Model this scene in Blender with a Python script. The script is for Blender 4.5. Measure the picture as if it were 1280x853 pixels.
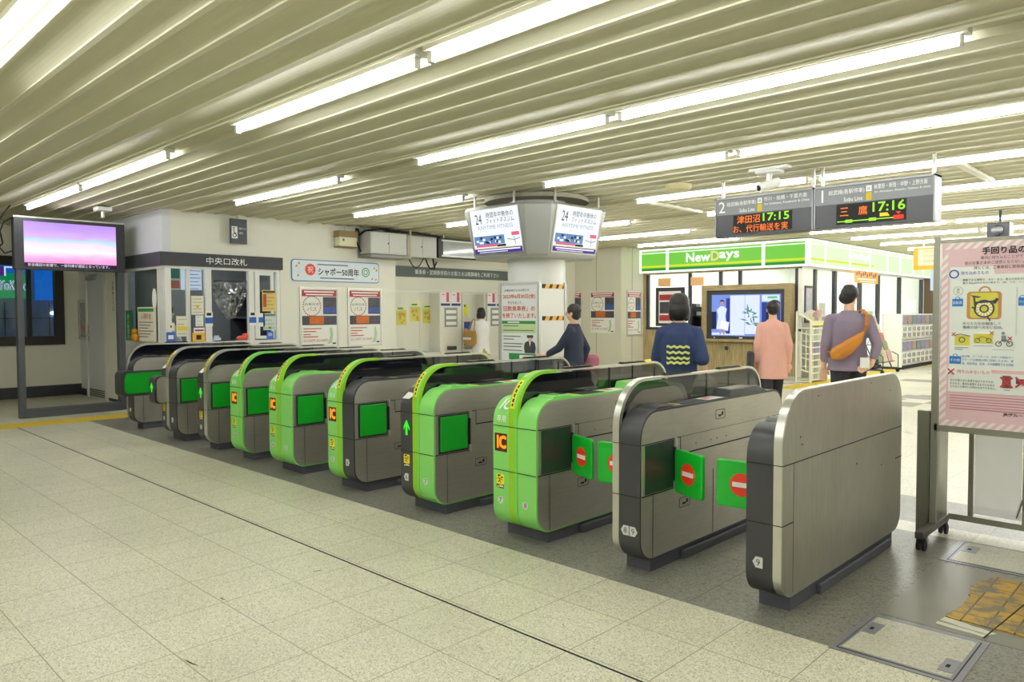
import bpy, bmesh, math, random
from mathutils import Vector, Matrix
random.seed(7)
C = bpy.context.scene.collection
SC = bpy.context.scene
for o_ in list(bpy.data.objects): bpy.data.objects.remove(o_)
R = math.radians
# ---------------------------------------------------------------- camera, world, exposure
FPX, YAW, PITCH, ROLL, CAMH = 933.8, R(44.10), R(-2.20), R(-0.20), 1.5
cam = bpy.data.cameras.new('camera'); cam.sensor_width = 36.0; cam.lens = FPX / 1280 * 36.0
cam.clip_end = 200
camo = bpy.data.objects.new('camera', cam); C.objects.link(camo)
fw = Vector((-math.sin(YAW)*math.cos(PITCH), math.cos(YAW)*math.cos(PITCH), math.sin(PITCH)))
r0 = Vector((math.cos(YAW), math.sin(YAW), 0)); u0 = r0.cross(fw)
rt = r0*math.cos(ROLL) + u0*math.sin(ROLL); up = -r0*math.sin(ROLL) + u0*math.cos(ROLL)
m3 = Matrix((rt, up, -fw)).transposed()
camo.matrix_world = Matrix.Translation((0, 0, CAMH)) @ m3.to_4x4()
SC.camera = camo
SC.view_settings.view_transform = 'Standard'; SC.view_settings.look = 'None'
SC.view_settings.exposure = 0.0; SC.view_settings.gamma = 1.0
SC.view_settings.use_curve_mapping = False
SC.cycles.use_denoising = True
SC.cycles.max_bounces = 8; SC.cycles.diffuse_bounces = 5; SC.cycles.glossy_bounces = 4
SC.cycles.transparent_max_bounces = 16; SC.cycles.transmission_bounces = 6
SC.cycles.sample_clamp_indirect = 6.0
w = bpy.data.worlds.new('world'); SC.world = w; w.use_nodes = True
w.node_tree.nodes['Background'].inputs[0].default_value = (0.9, 0.95, 1, 1)
w.node_tree.nodes['Background'].inputs[1].default_value = 0.25
TUBE = 41.0            # radiance of the fluorescent tubes
SHOP = 17.0             # radiance of the shop's own ceiling panels

def ray(x, y): return fw + rt*((x-640)/FPX) - up*((y-426.5)/FPX)
CO = Vector((0, 0, CAMH))
def atx(x, y, X): v = ray(x, y); return CO + v*(X/v.x)
def aty(x, y, Y): v = ray(x, y); return CO + v*(Y/v.y)
def atz(x, y, Z): v = ray(x, y); return CO + v*((Z-CAMH)/v.z)

# ---------------------------------------------------------------- materials
def lin(h):
    c = [int(h[i:i+2], 16)/255 for i in (0, 2, 4)]
    return tuple(x/12.92 if x <= .04045 else ((x+.055)/1.055)**2.4 for x in c)
MATS = {}
def mat(name, hexc, rough=.5, metal=0., emit=0., var=.06, scale=14., spec=.5, alpha=1., trans=0., stretch=None, coat=0.):
    if name in MATS: return MATS[name]
    m = bpy.data.materials.new(name); m.use_nodes = True; MATS[name] = m
    nt = m.node_tree; b = nt.nodes['Principled BSDF']
    col = lin(hexc)
    tc = nt.nodes.new('ShaderNodeTexCoord'); mp = nt.nodes.new('ShaderNodeMapping')
    nt.links.new(tc.outputs['Object'], mp.inputs[0])
    if stretch: mp.inputs['Scale'].default_value = stretch
    nz = nt.nodes.new('ShaderNodeTexNoise'); nz.inputs['Scale'].default_value = scale; nz.inputs['Detail'].default_value = 4
    nt.links.new(mp.outputs[0], nz.inputs['Vector'])
    rp = nt.nodes.new('ShaderNodeMix'); rp.data_type = 'RGBA'
    rp.inputs[6].default_value = tuple(min(1, c*(1-var)) for c in col)+(1,)
    rp.inputs[7].default_value = tuple(min(1, c*(1+var)) for c in col)+(1,)
    nt.links.new(nz.outputs['Fac'], rp.inputs[0]); nt.links.new(rp.outputs[2], b.inputs['Base Color'])
    b.inputs['Roughness'].default_value = rough; b.inputs['Metallic'].default_value = metal
    b.inputs['Specular IOR Level'].default_value = spec
    b.inputs['Coat Weight'].default_value = coat
    if alpha < 1: b.inputs['Alpha'].default_value = alpha
    if trans: b.inputs['Transmission Weight'].default_value = trans
    if emit:
        nt.links.new(rp.outputs[2], b.inputs['Emission Color']); b.inputs['Emission Strength'].default_value = emit
    return m
def glow(name, hexc, s):
    m = mat(name, hexc, .6, emit=s, var=.0); nt = m.node_tree; b = nt.nodes['Principled BSDF']
    for l in list(b.inputs['Base Color'].links): nt.links.remove(l)
    b.inputs['Base Color'].default_value = (.012, .012, .014, 1); b.inputs['Specular IOR Level'].default_value = .2
    return m
def nodes_of(m): return m.node_tree, m.node_tree.nodes['Principled BSDF']
def steel(name, hexc, rough, stretch, var=.12):
    m = mat(name, hexc, rough, .8, var=var, scale=7., stretch=stretch)
    nt, b = nodes_of(m)
    tc = nt.nodes.new('ShaderNodeTexCoord')
    n2 = nt.nodes.new('ShaderNodeTexNoise'); n2.inputs['Scale'].default_value = 3.2; n2.inputs['Detail'].default_value = 6
    nt.links.new(tc.outputs['Object'], n2.inputs['Vector'])
    mr = nt.nodes.new('ShaderNodeMapRange'); mr.inputs[1].default_value = .3; mr.inputs[2].default_value = .7
    mr.inputs[3].default_value = rough-.08; mr.inputs[4].default_value = rough+.12
    nt.links.new(n2.outputs['Fac'], mr.inputs[0]); nt.links.new(mr.outputs[0], b.inputs['Roughness'])
    return m
WALL = mat('wall_paint', 'e9e8da', .55, var=.03, scale=3)
WALLG = mat('wall_paint_grey', 'dcdee2', .5, var=.03, scale=3)
WALLB = mat('wall_paint_beige', 'd9d6c4', .45, var=.03, scale=3)
STEEL = steel('brushed_steel', 'b8b5ab', .42, (1, 1, 9))
STEELW = steel('worn_steel', 'b3b1a6', .38, (1, 9, 1), .16)
STEELB = mat('bright_steel', 'd2d2ca', .3, .9, var=.05)
ALU = mat('aluminium', 'c9c9c2', .4, .7, var=.04)
ALUW = mat('white_aluminium', 'e6e6e0', .4, .1, var=.03)
BLACKP = mat('black_plastic', '37383c', .38, var=.06)
BLACKG = mat('black_gloss', '0b0c12', .08, var=.05)
BLACKM = mat('black_matt', '151517', .7)
SEAM = mat('seam_black', '0d0d0d', .8)
CHAR = mat('charcoal_sign', '4b4e54', .5)
CHARD = mat('charcoal_dark', '34363c', .5)
PLINTH = mat('plinth_grey', '4c4e56', .6)
GREENL = mat('light_green_shell', '85d46a', .35, var=.04)
GREENY = mat('yellow_green_shell', '8fc71c', .33, var=.04)
GREENM = mat('mid_green_shell', '76cf52', .35, var=.04)
FLAP = mat('green_flap', '0fae2c', .35, var=.05)
FLAPD = mat('green_flap_flush', '0c9a22', .3, var=.05)
RED = mat('sign_red', 'e23a1c', .5)
WHITE = mat('white_print', 'f4f4f0', .5, var=.02)
PAPER = mat('paper_white', 'eeeee8', .6, var=.02)
INK = mat('ink_black', '1c1c20', .6)
GREYINK = mat('ink_grey', '6d6f72', .6)
YEL = mat('sticker_yellow', 'f4e21a', .5)
YELP = mat('yellow_line', 'd8b825', .6, var=.12, scale=30)
BLUE = mat('print_blue', '1c63b8', .5)
PINK = mat('print_pink', 'e6c3c8', .55, var=.02)
PINKD = mat('print_pink_stripe', 'd9a3ad', .55, var=.02)
CRIM = mat('print_crimson', 'a52430', .5)
ORG = mat('print_orange', 'd8701c', .5)
GRN = mat('print_green', '2c8a4a', .5)
DARKPH = mat('print_dark_photo', '3a3a40', .5, var=.5, scale=30)
def glassmat(name, tint, op, rough=.03):
    m = bpy.data.materials.new(name); m.use_nodes = True; MATS[name] = m
    nt = m.node_tree; nt.nodes.clear()
    out = nt.nodes.new('ShaderNodeOutputMaterial'); mx = nt.nodes.new('ShaderNodeMixShader')
    tr = nt.nodes.new('ShaderNodeBsdfTransparent'); gl = nt.nodes.new('ShaderNodeBsdfGlossy')
    tr.inputs[0].default_value = tuple(lin(tint))+(1,); gl.inputs['Roughness'].default_value = rough
    fr = nt.nodes.new('ShaderNodeFresnel'); fr.inputs[0].default_value = 1.45
    ad = nt.nodes.new('ShaderNodeMath'); ad.operation = 'ADD'; ad.inputs[1].default_value = op; ad.use_clamp = True
    ge = nt.nodes.new('ShaderNodeNewGeometry'); ml = nt.nodes.new('ShaderNodeMath'); ml.operation = 'MULTIPLY'; iv = nt.nodes.new('ShaderNodeMath'); iv.operation = 'SUBTRACT'; iv.inputs[0].default_value = 1.
    nt.links.new(ge.outputs['Backfacing'], iv.inputs[1]); nt.links.new(iv.outputs[0], ml.inputs[1]); nt.links.new(fr.outputs[0], ml.inputs[0])   # a pane's back face does not mirror
    nt.links.new(ml.outputs[0], ad.inputs[0]); nt.links.new(ad.outputs[0], mx.inputs[0])
    nt.links.new(tr.outputs[0], mx.inputs[1]); nt.links.new(gl.outputs[0], mx.inputs[2]); nt.links.new(mx.outputs[0], out.inputs[0])
    return m
SMOKE = glassmat('smoked_glass', 'a0a2a6', .02)
CLEAR = glassmat('clear_glass', 'e8eeee', .01)
SHEET = glassmat('plastic_sheet', 'd8dcdf', .1, .12)
FROST = mat('frosted_acrylic', 'e4e6e6', .35, alpha=.62, var=.03)

# ---------------------------------------------------------------- mesh helpers
class MB:
    def __init__(s): s.v = []; s.f = []
    def add(s, vs, fs):
        n = len(s.v); s.v += [Vector(p) for p in vs]; s.f += [tuple(i+n for i in f) for f in fs]; return s
    def box(s, a, b):
        x0, y0, z0 = a; x1, y1, z1 = b
        if x0 > x1: x0, x1 = x1, x0
        if y0 > y1: y0, y1 = y1, y0
        if z0 > z1: z0, z1 = z1, z0
        e = (len(s.v)//8 % 7)*.00012; x0 -= e; y0 -= e; z0 -= e; x1 += e; y1 += e; z1 += e   # keeps joined boxes from sharing faces
        return s.add([(x0,y0,z0),(x1,y0,z0),(x1,y1,z0),(x0,y1,z0),(x0,y0,z1),(x1,y0,z1),(x1,y1,z1),(x0,y1,z1)],
                     [(0,3,2,1),(4,5,6,7),(0,1,5,4),(1,2,6,5),(2,3,7,6),(3,0,4,7)])
    def prism(s, pts, axis, a, b):
        """extrude a closed 2-D outline along an axis: 'x' takes (y,z), 'y' takes (x,z), 'z' takes (x,y)"""
        mk = {'x': lambda p, t: (t, p[0], p[1]), 'y': lambda p, t: (p[0], t, p[1]), 'z': lambda p, t: (p[0], p[1], t)}[axis]
        n = len(pts); vs = [mk(p, a) for p in pts]+[mk(p, b) for p in pts]
        return s.add(vs, [tuple(range(n)), tuple(range(2*n-1, n-1, -1))]+[(i, i+n, (i+1) % n+n, (i+1) % n) for i in range(n)])
    def band(s, outer, inner, axis, a, b, closed=True):
        mk = {'x': lambda p, t: (t, p[0], p[1]), 'y': lambda p, t: (p[0], t, p[1]), 'z': lambda p, t: (p[0], p[1], t)}[axis]
        n = len(outer); vs = []
        for L in (outer, inner):
            for t in (a, b): vs += [mk(p, t) for p in L]
        fs = []
        for i in range(n if closed else n-1):
            j = (i+1) % n
            fs += [(i, j, n+j, n+i), (2*n+i, 3*n+i, 3*n+j, 2*n+j), (i, 2*n+i, 2*n+j, j), (n+i, n+j, 3*n+j, 3*n+i)]
        if not closed: fs += [(0, n, 3*n, 2*n), (n-1, 3*n-1, 4*n-1, 2*n-1)]
        return s.add(vs, fs)
    def cyl(s, a, b, r, n=12, r2=None):
        a = Vector(a); b = Vector(b); d = (b-a).normalized(); r2 = r if r2 is None else r2
        e = d.orthogonal().normalized(); g = d.cross(e)
        vs = [a+(e*math.cos(2*math.pi*i/n)+g*math.sin(2*math.pi*i/n))*r for i in range(n)]
        vs += [b+(e*math.cos(2*math.pi*i/n)+g*math.sin(2*math.pi*i/n))*r2 for i in range(n)]
        return s.add(vs, [tuple(range(n-1, -1, -1)), tuple(range(n, 2*n))]+[(i, (i+1) % n, (i+1) % n+n, i+n) for i in range(n)])
    def bar(s, a, b, w_=.02, h_=None, upv=(0, 0, 1)):
        a = Vector(a); b = Vector(b); d = (b-a).normalized(); h_ = w_ if h_ is None else h_
        upv = Vector(upv)
        if abs(d.dot(upv)) > .95: upv = Vector((1, 0, 0))
        e = d.cross(upv).normalized(); g = e.cross(d)
        vs = [p+e*sx*w_/2+g*sy*h_/2 for p in (a, b) for sx, sy in ((-1,-1),(1,-1),(1,1),(-1,1))]
        return s.add(vs, [(3,2,1,0),(4,5,6,7),(0,1,5,4),(1,2,6,5),(2,3,7,6),(3,0,4,7)])
    def tube(s, pts, r, n=8):
        for a, b in zip(pts[:-1], pts[1:]): s.cyl(a, b, r, n)
        return s
    def loft(s, rings):
        """rings: list of equal-length loops of points, capped"""
        n = len(rings[0]); vs = [p for rg in rings for p in rg]; k = len(rings)
        fs = [tuple(range(n-1, -1, -1)), tuple(range((k-1)*n, k*n))]
        for a in range(k-1):
            for i in range(n):
                j = (i+1) % n; fs.append((a*n+i, a*n+j, (a+1)*n+j, (a+1)*n+i))
        return s.add(vs, fs)
    def ell(s, c, rx, ry, rz, n=14, k=8):
        rings = []
        for a in range(1, k):
            t = math.pi*a/k
            rings.append([(c[0]+rx*math.sin(t)*math.cos(2*math.pi*i/n), c[1]+ry*math.sin(t)*math.sin(2*math.pi*i/n), c[2]-rz*math.cos(t)) for i in range(n)])
        return s.loft(rings)
    def build(s, name, material, parent=None, smooth=False, bevel=0., keep=False, fix=True):
        me = bpy.data.meshes.new(name)
        off = Vector((0, 0, 0))
        if parent is not None and not keep:
            off = parent.location.copy()
            if parent.parent is not None: off += parent.parent.location
        loc = Vector((0, 0, 0))
        if parent is None and s.v and not keep:
            loc = Vector((sum(v.x for v in s.v)/len(s.v), sum(v.y for v in s.v)/len(s.v), min(v.z for v in s.v))); off = loc
        me.from_pydata([v-off for v in s.v], [], s.f)
        if fix:
            bm = bmesh.new(); bm.from_mesh(me); bmesh.ops.recalc_face_normals(bm, faces=bm.faces); bm.to_mesh(me); bm.free()
        if smooth:
            for p in me.polygons: p.use_smooth = True
        me.materials.append(material); me.update()
        o = bpy.data.objects.new(name, me); C.objects.link(o)
        if parent is not None: o.parent = parent
        else: o.location = loc
        if smooth and smooth != 'all':
            md = o.modifiers.new('split', 'EDGE_SPLIT'); md.split_angle = R(35)
        if bevel:
            b = o.modifiers.new('bevel', 'BEVEL'); b.width = bevel; b.segments = 2; b.limit_method = 'ANGLE'; b.angle_limit = R(40)
        return o
def tag(o, label, cat, group=None, kind=None):
    o['label'] = label; o['category'] = cat
    if group: o['group'] = group
    if kind: o['kind'] = kind
    return o
def empty(name, loc, label=None, cat=None, group=None):
    o = bpy.data.objects.new(name, None); C.objects.link(o); o.location = loc; o.empty_display_size = .1
    if label: tag(o, label, cat, group)
    return o
def struct(name, mb, m, **k):
    o = mb.build(name, m, **k); o['kind'] = 'structure'; return o
def rrect(y0, y1, z0, z1, rs, n=7):
    """outline of a rounded rectangle: radii front-bottom, back-bottom, back-top, front-top"""
    P = []
    for (cx, cz, r, a) in ((y0+rs[0], z0+rs[0], rs[0], 180), (y1-rs[1], z0+rs[1], rs[1], 270), (y1-rs[2], z1-rs[2], rs[2], 0), (y0+rs[3], z1-rs[3], rs[3], 90)):
        for i in range(n+1):
            t = R(a+90*i/n); P.append((cx+r*math.cos(t), cz+r*math.sin(t)))
    return P
_fontcache = {}
def textmesh(body):
    if body in _fontcache: return _fontcache[body]
    c = bpy.data.curves.new('t', 'FONT'); c.body = body; c.size = 1.; c.resolution_u = 2
    o = bpy.data.objects.new('t', c); C.objects.link(o); bpy.context.view_layer.update()
    dg = bpy.context.evaluated_depsgraph_get(); me = bpy.data.meshes.new_from_object(o.evaluated_get(dg))
    vs = [v.co.copy() for v in me.vertices]; fs = [tuple(p.vertices) for p in me.polygons]
    bpy.data.objects.remove(o); bpy.data.curves.remove(c); bpy.data.meshes.remove(me)
    _fontcache[body] = (vs, fs); return vs, fs
class Surf:
    """a flat face in the world: origin, right, up; its normal looks at whoever reads it"""
    def __init__(s, o, r, u=(0, 0, 1)):
        s.o = Vector(o); s.r = Vector(r).normalized(); s.u = Vector(u).normalized(); s.n = s.r.cross(s.u)
    def p(s, a, b, d=0.): return s.o+s.r*a+s.u*b+s.n*d
    def rect(s, mb, a0, a1, b0, b1, d0=0., d1=.003):
        vs = [s.p(a, b, d) for d in (d0, d1) for a, b in ((a0,b0),(a1,b0),(a1,b1),(a0,b1))]
        mb.add(vs, [(3,2,1,0),(4,5,6,7),(0,1,5,4),(1,2,6,5),(2,3,7,6),(3,0,4,7)]); return mb
    def poly(s, mb, pts, d0=0., d1=.003):
        n = len(pts); vs = [s.p(a, b, d) for d in (d0, d1) for a, b in pts]
        mb.add(vs, [tuple(range(n-1, -1, -1)), tuple(range(n, 2*n))]+[(i, (i+1) % n, (i+1) % n+n, i+n) for i in range(n)]); return mb
    def disc(s, mb, a, b, ra, d0, d1, n=20, rb=None):
        rb = ra if rb is None else rb
        return s.poly(mb, [(a+ra*math.cos(2*math.pi*i/n), b+rb*math.sin(2*math.pi*i/n)) for i in range(n)], d0, d1)
    def ring(s, mb, a, b, ra, rw, d0, d1, n=24, sx=1.):
        for i in range(n):
            t0, t1 = 2*math.pi*i/n, 2*math.pi*(i+1)/n
            s.poly(mb, [(a+sx*ra*math.cos(t0), b+ra*math.sin(t0)), (a+sx*ra*math.cos(t1), b+ra*math.sin(t1)),
                        (a+sx*(ra-rw)*math.cos(t1), b+(ra-rw)*math.sin(t1)), (a+sx*(ra-rw)*math.cos(t0), b+(ra-rw)*math.sin(t0))], d0, d1)
        return mb
    def line(s, mb, pts, wd, d0, d1):
        for (a0, b0), (a1, b1) in zip(pts[:-1], pts[1:]):
            L = math.hypot(a1-a0, b1-b0) or 1e-6; ex, ey = -(b1-b0)/L*wd/2, (a1-a0)/L*wd/2
            s.poly(mb, [(a0+ex, b0+ey), (a1+ex, b1+ey), (a1-ex, b1-ey), (a0-ex, b0-ey)], d0, d1)
        return mb
    def text(s, mb, body, a, b, h, d=.004, width=None, align='c', bold=0., italic=0.):
        """writes body with cap height h around (a,b); width squeezes or stretches it"""
        vs, fs = textmesh(body)
        if not vs: return mb
        x0 = min(v.x for v in vs); x1 = max(v.x for v in vs); y0 = min(v.y for v in vs); y1 = max(v.y for v in vs)
        k = h/(y1-y0); kx = (width/(x1-x0)) if width else k
        wd = (x1-x0)*kx
        sh = {'c': -wd/2, 'l': 0, 'r': -wd}[align]
        offs = [(0, 0)] if not bold else [(0, 0), (bold, 0), (0, bold), (bold, bold)]
        for q, (ox, oy) in enumerate(offs):
            mb.add([s.p(a+sh+(v.x-x0)*kx+ox+italic*(v.y-y0)*k, b-h/2+(v.y-y0)*k+oy, d+.0002*q) for v in vs], fs)
        return mb
    def put(s, name, m, parent, fn): 
        mb = MB(); fn(mb); return mb.build(name, m, parent)
def write(S, parent, body, a, b, h, m, d=.004, width=None, align='c', name='lettering', bold=0., italic=0.):
    mb = MB(); S.text(mb, body, a, b, h, d, width, align, bold, italic); return mb.build(name, m, parent, fix=False)
# ---------------------------------------------------------------- floor and ceiling
def floormat(name, base, dark, grout, tile, ox, oy, rough, mort=.003, speck=95., low=.72, tint=.05):
    m = bpy.data.materials.new(name); m.use_nodes = True
    nt, b = nodes_of(m); N = nt.nodes.new; L = nt.links.new
    tc = N('ShaderNodeTexCoord'); mp = N('ShaderNodeMapping'); mp.inputs['Location'].default_value = (-ox, -oy, 0)
    L(tc.outputs['Object'], mp.inputs[0])
    br = N('ShaderNodeTexBrick'); br.offset = 0; br.squash = 1
    br.inputs['Scale'].default_value = 1; br.inputs['Brick Width'].default_value = tile; br.inputs['Row Height'].default_value = tile
    br.inputs['Mortar Size'].default_value = mort; br.inputs['Mortar Smooth'].default_value = .3; br.inputs['Bias'].default_value = 0
    br.inputs[1].default_value = (1-tint, 1-tint, 1-tint*1.2, 1); br.inputs[2].default_value = (1+tint*.5, 1+tint*.5, 1+tint*.3, 1)
    br.inputs[3].default_value = (1, 1, 1, 1)
    L(mp.outputs[0], br.inputs[0])
    vo = N('ShaderNodeTexVoronoi'); vo.inputs['Scale'].default_value = speck; L(mp.outputs[0], vo.inputs['Vector'])
    sp = N('ShaderNodeSeparateColor'); L(vo.outputs['Color'], sp.inputs[0])
    cr = N('ShaderNodeValToRGB'); e = cr.color_ramp.elements
    e[0].position = 0; e[0].color = tuple(lin(dark))+(1,); e[1].position = low; e[1].color = tuple(lin(base))+(1,)
    a = cr.color_ramp.elements.new(.12); a.color = tuple(.5*x+.5*y for x, y in zip(lin(dark), lin(base)))+(1,)
    a = cr.color_ramp.elements.new(1.); a.color = tuple(min(1, x*1.1) for x in lin(base))+(1,)
    L(sp.outputs[0], cr.inputs[0])
    nz = N('ShaderNodeTexNoise'); nz.inputs['Scale'].default_value = 1.1; nz.inputs['Detail'].default_value = 5; L(mp.outputs[0], nz.inputs['Vector'])
    mr = N('ShaderNodeMapRange'); mr.inputs[1].default_value = .3; mr.inputs[2].default_value = .7; mr.inputs[3].default_value = .92; mr.inputs[4].default_value = 1.06
    L(nz.outputs['Fac'], mr.inputs[0])
    m1 = N('ShaderNodeMix'); m1.data_type = 'RGBA'; m1.blend_type = 'MULTIPLY'; m1.inputs[0].default_value = 1
    L(cr.outputs[0], m1.inputs[6]); L(br.outputs[0], m1.inputs[7])
    m2 = N('ShaderNodeMix'); m2.data_type = 'RGBA'; m2.blend_type = 'MULTIPLY'; m2.inputs[0].default_value = 1
    L(m1.outputs[2], m2.inputs[6]); L(mr.outputs[0], m2.inputs[7])
    m3_ = N('ShaderNodeMix'); m3_.data_type = 'RGBA'; L(br.outputs['Fac'], m3_.inputs[0])
    L(m2.outputs[2], m3_.inputs[6]); m3_.inputs[7].default_value = tuple(lin(grout))+(1,)
    L(m3_.outputs[2], b.inputs['Base Color'])
    mr2 = N('ShaderNodeMapRange'); mr2.inputs[1].default_value = .35; mr2.inputs[2].default_value = .65
    mr2.inputs[3].default_value = rough-.03; mr2.inputs[4].default_value = rough+.04
    L(nz.outputs['Fac'], mr2.inputs[0]); L(mr2.outputs[0], b.inputs['Roughness'])
    b.inputs['Specular IOR Level'].default_value = .5
    return m
F1 = floormat('tile_light', 'dcd9c2', '918d76', '86846e', .413, -2.503, 3.35, .36, mort=.0026, speck=185, tint=.035)
F2 = floormat('tile_grey', '86857a', '4a4943', '45443f', .85, -2.0, 4.14, .32, speck=110)
F3 = floormat('tile_far', 'efebdb', 'c9c5b2', 'bdb9a6', .6, -3.6, 6.56, .3)
XL, XR, YB, YF = -15.6, 7.0, -5.0, 27.5
struct('floor', MB().box((XL, YB, -.06), (XR, 3.35, 0)), F1, keep=True)
struct('floor', MB().box((-11.52, 3.35, -.06), (XR, 5.5, 0)), F2, keep=True)
struct('floor', MB().box((XL, 3.35, -.06), (-11.52, YF, 0)), F1, keep=True)
struct('floor', MB().box((-11.52, 5.5, -.06), (XR, 5.76, 0)), F3, keep=True)
struct('floor', MB().box((-11.52, 5.76, -.06), (XR, 6.56, 0)), F2, keep=True)
struct('floor', MB().box((-11.52, 6.56, -.06), (XR, YF, 0)), F3, keep=True)
struct('trim_1', MB().box((-11.7, 2.492, 0), (XR, 2.503, .0012)), SEAM)          # dark expansion joint in the tiles
mb = MB().box((-11.94, YB, 0), (-11.5, 4.33, .004)); struct('trim_2', mb, YELP)  # yellow guide line on the left
mb = MB().box((-6.42, 14.4, 0), (-6.1, 22.5, .004)); mb.box((-10.2, 14.1, 0), (-6.1, 14.4, .004)); mb.box((-6.1, 22.2, 0), (6.9, 22.5, .004))
struct('trim_3', mb, YELP)
ACC = mat('tile_accent', '9a9590', .35)
mb = MB()
for x, y in ((-4.9, 17.6), (-4.3, 17.6), (-3.9, 14.2), (-3.3, 13.6), (-3.9, 13.0), (-4.5, 13.6), (-1.9, 12.0), (-2.5, 12.6)): mb.box((x-.3, y-.3, 0), (x+.3, y+.3, .002))
struct('trim_4', mb, ACC)

CEIL = mat('ceiling_aluminium', 'd0ccb3', .55, 0., var=.02, scale=2, stretch=(.3, 6, 1), spec=.15)
ROWS = [-2.75, -.85, 1.05, 2.9, 4.8, 6.72, 8.62, 10.52, 12.45, 14.4, 16.25, 18.05, 20., 21.9, 23.8, 25.7]
prof = []                                             # profile of the ribbed ceiling, (y,z)
def valley(a, b):
    wv = b-a
    return [(a, 3.05), (a+.003, 3.062)]+[(a+wv*t, 3.062+.016*math.sin(math.pi*t)) for t in (.1, .22, .36, .5, .64, .78, .9)]+[(b-.003, 3.062), (b-.002, 3.05)]
for k, y in enumerate(ROWS):
    nxt = ROWS[k+1] if k+1 < len(ROWS) else y+1.9
    prof += [(y-.17, 3.05), (y-.13, 3.05), (y-.128, 3.036), (y-.122, 3.036), (y-.12, 3.085), (y+.12, 3.085), (y+.122, 3.036), (y+.128, 3.036), (y+.13, 3.05), (y+.165, 3.05)]
    a = y+.165; b = nxt-.17; n = 6; p = (b-a)/n
    for j in range(n):
        prof += valley(a+j*p, a+(j+1)*p-(.036 if j < n-1 else 0))
top = [(prof[-1][0], 3.3), (prof[0][0], 3.3)]
mb = MB(); n = len(prof); vs = [(x, y, z) for x in (XL, XR) for y, z in prof]
mb.add(vs, [(i, i+1, n+i+1, n+i) for i in range(n-1)])
mb.box((XL, YB, 3.2), (XR, YF, 3.3))
ceil = struct('ceiling', mb, CEIL, keep=True, fix=False)
mb = MB()
for x in (-2.12, -5.97): mb.box((x-.035, 8.78, 3.02), (x+.035, 10.36, 3.06))
struct('trim_5', mb, WALL)

# ---------------------------------------------------------------- ceiling lamps
TUBEM = glow('lit_fluorescent_tube', 'f9fbfb', TUBE)
GROUPX = [(-12.42, -10.03), (-9.93, -7.38), (-5.96, -3.58), (-3.47, -1.12), (.42, 2.78), (2.9, 5.25)]
def lamp(x0, x1, y, label, group=None):
    t = empty('fluorescent_lamp', ((x0+x1)/2, y, 3.05)); tag(t, label, 'ceiling light', group)
    MB().cyl((x0+.03, y, 3.005), (x1-.03, y, 3.005), .0175, 12).build('tube', TUBEM, t, smooth=True)
    mb = MB().box((x0-.02, y-.05, 3.045), (x1+.02, y+.05, 3.084)); mb.build('batten', ALUW, t)
    for x, s in ((x0, 1), (x1, -1)):
        MB().box((x-.012, y-.022, 2.978), (x+.028*s, y+.022, 3.046)).build('socket', ALU, t, bevel=.005)
    return t
ordn = ['first', 'second', 'third', 'fourth', 'fifth', 'sixth', 'seventh', 'eighth', 'ninth', 'tenth', 'eleventh', 'twelfth', 'thirteenth', 'fourteenth', 'fifteenth', 'sixteenth']
CASE = {(2, 2): 'lit ceiling tube cut by the top left corner of the photo',
 (3, 0): 'shorter-looking lit tube nearest the left wall above the standing screen', (3, 1): 'lit tube joined end to end, right of the one above the standing screen',
 (3, 2): 'large lit tube whose left end hangs over the left gates', (3, 3): 'large lit tube cut by the top edge of the photo',
 (4, 1): 'lit tube near the wheelchair sign by the office', (4, 2): 'lit tube above the middle gates, left one of its pair', (4, 3): 'longest-looking lit tube ending at upper right with its socket in view',
 (5, 1): 'lit tube just left of the pillar screens', (5, 2): 'lit tube starting just right above the pillar screens', (5, 3): 'lit tube running to the right edge above the departure board',
 (6, 1): 'lit tube half hidden behind the left pillar screen', (6, 2): 'lit tube behind the security camera, left of the departure board', (6, 3): 'lit tube directly above the right half of the departure board',
 (7, 1): 'short piece of lit tube just right of the pillar screens, upper', (8, 1): 'lit tube right of the pillar screens, lower', (9, 1): 'lit tube lying right above the green shop sign'}
for k, y in enumerate(ROWS):
    for g, (a, b) in enumerate(GROUPX):
        if g == 0 and k > 3: continue
        if g == 1 and k > 9: continue
        if g == 2 and k > 9 and False: continue
        if g < 2 and k < 2: continue
        lab = CASE.get((k, g)) or 'lit ceiling tube in the %s lamp row beyond the gates, %s' % (ordn[max(0, k-5)], ['far left', 'left', 'left of the bright pair', 'right of the bright pair', 'beyond the right edge', 'far beyond the right edge'][g])
        if k < 5 and (k, g) not in CASE:
            lab = 'lit ceiling tube in the %s lamp row from the back, %s' % (ordn[k], ['far left', 'left', 'centre left', 'centre right', 'right', 'far right'][g])
        if g == 2 and 10 <= k: a, b = -5.85, -3.5
        lamp(a, b, y, lab, 'ceiling fluorescent tubes')

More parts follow.
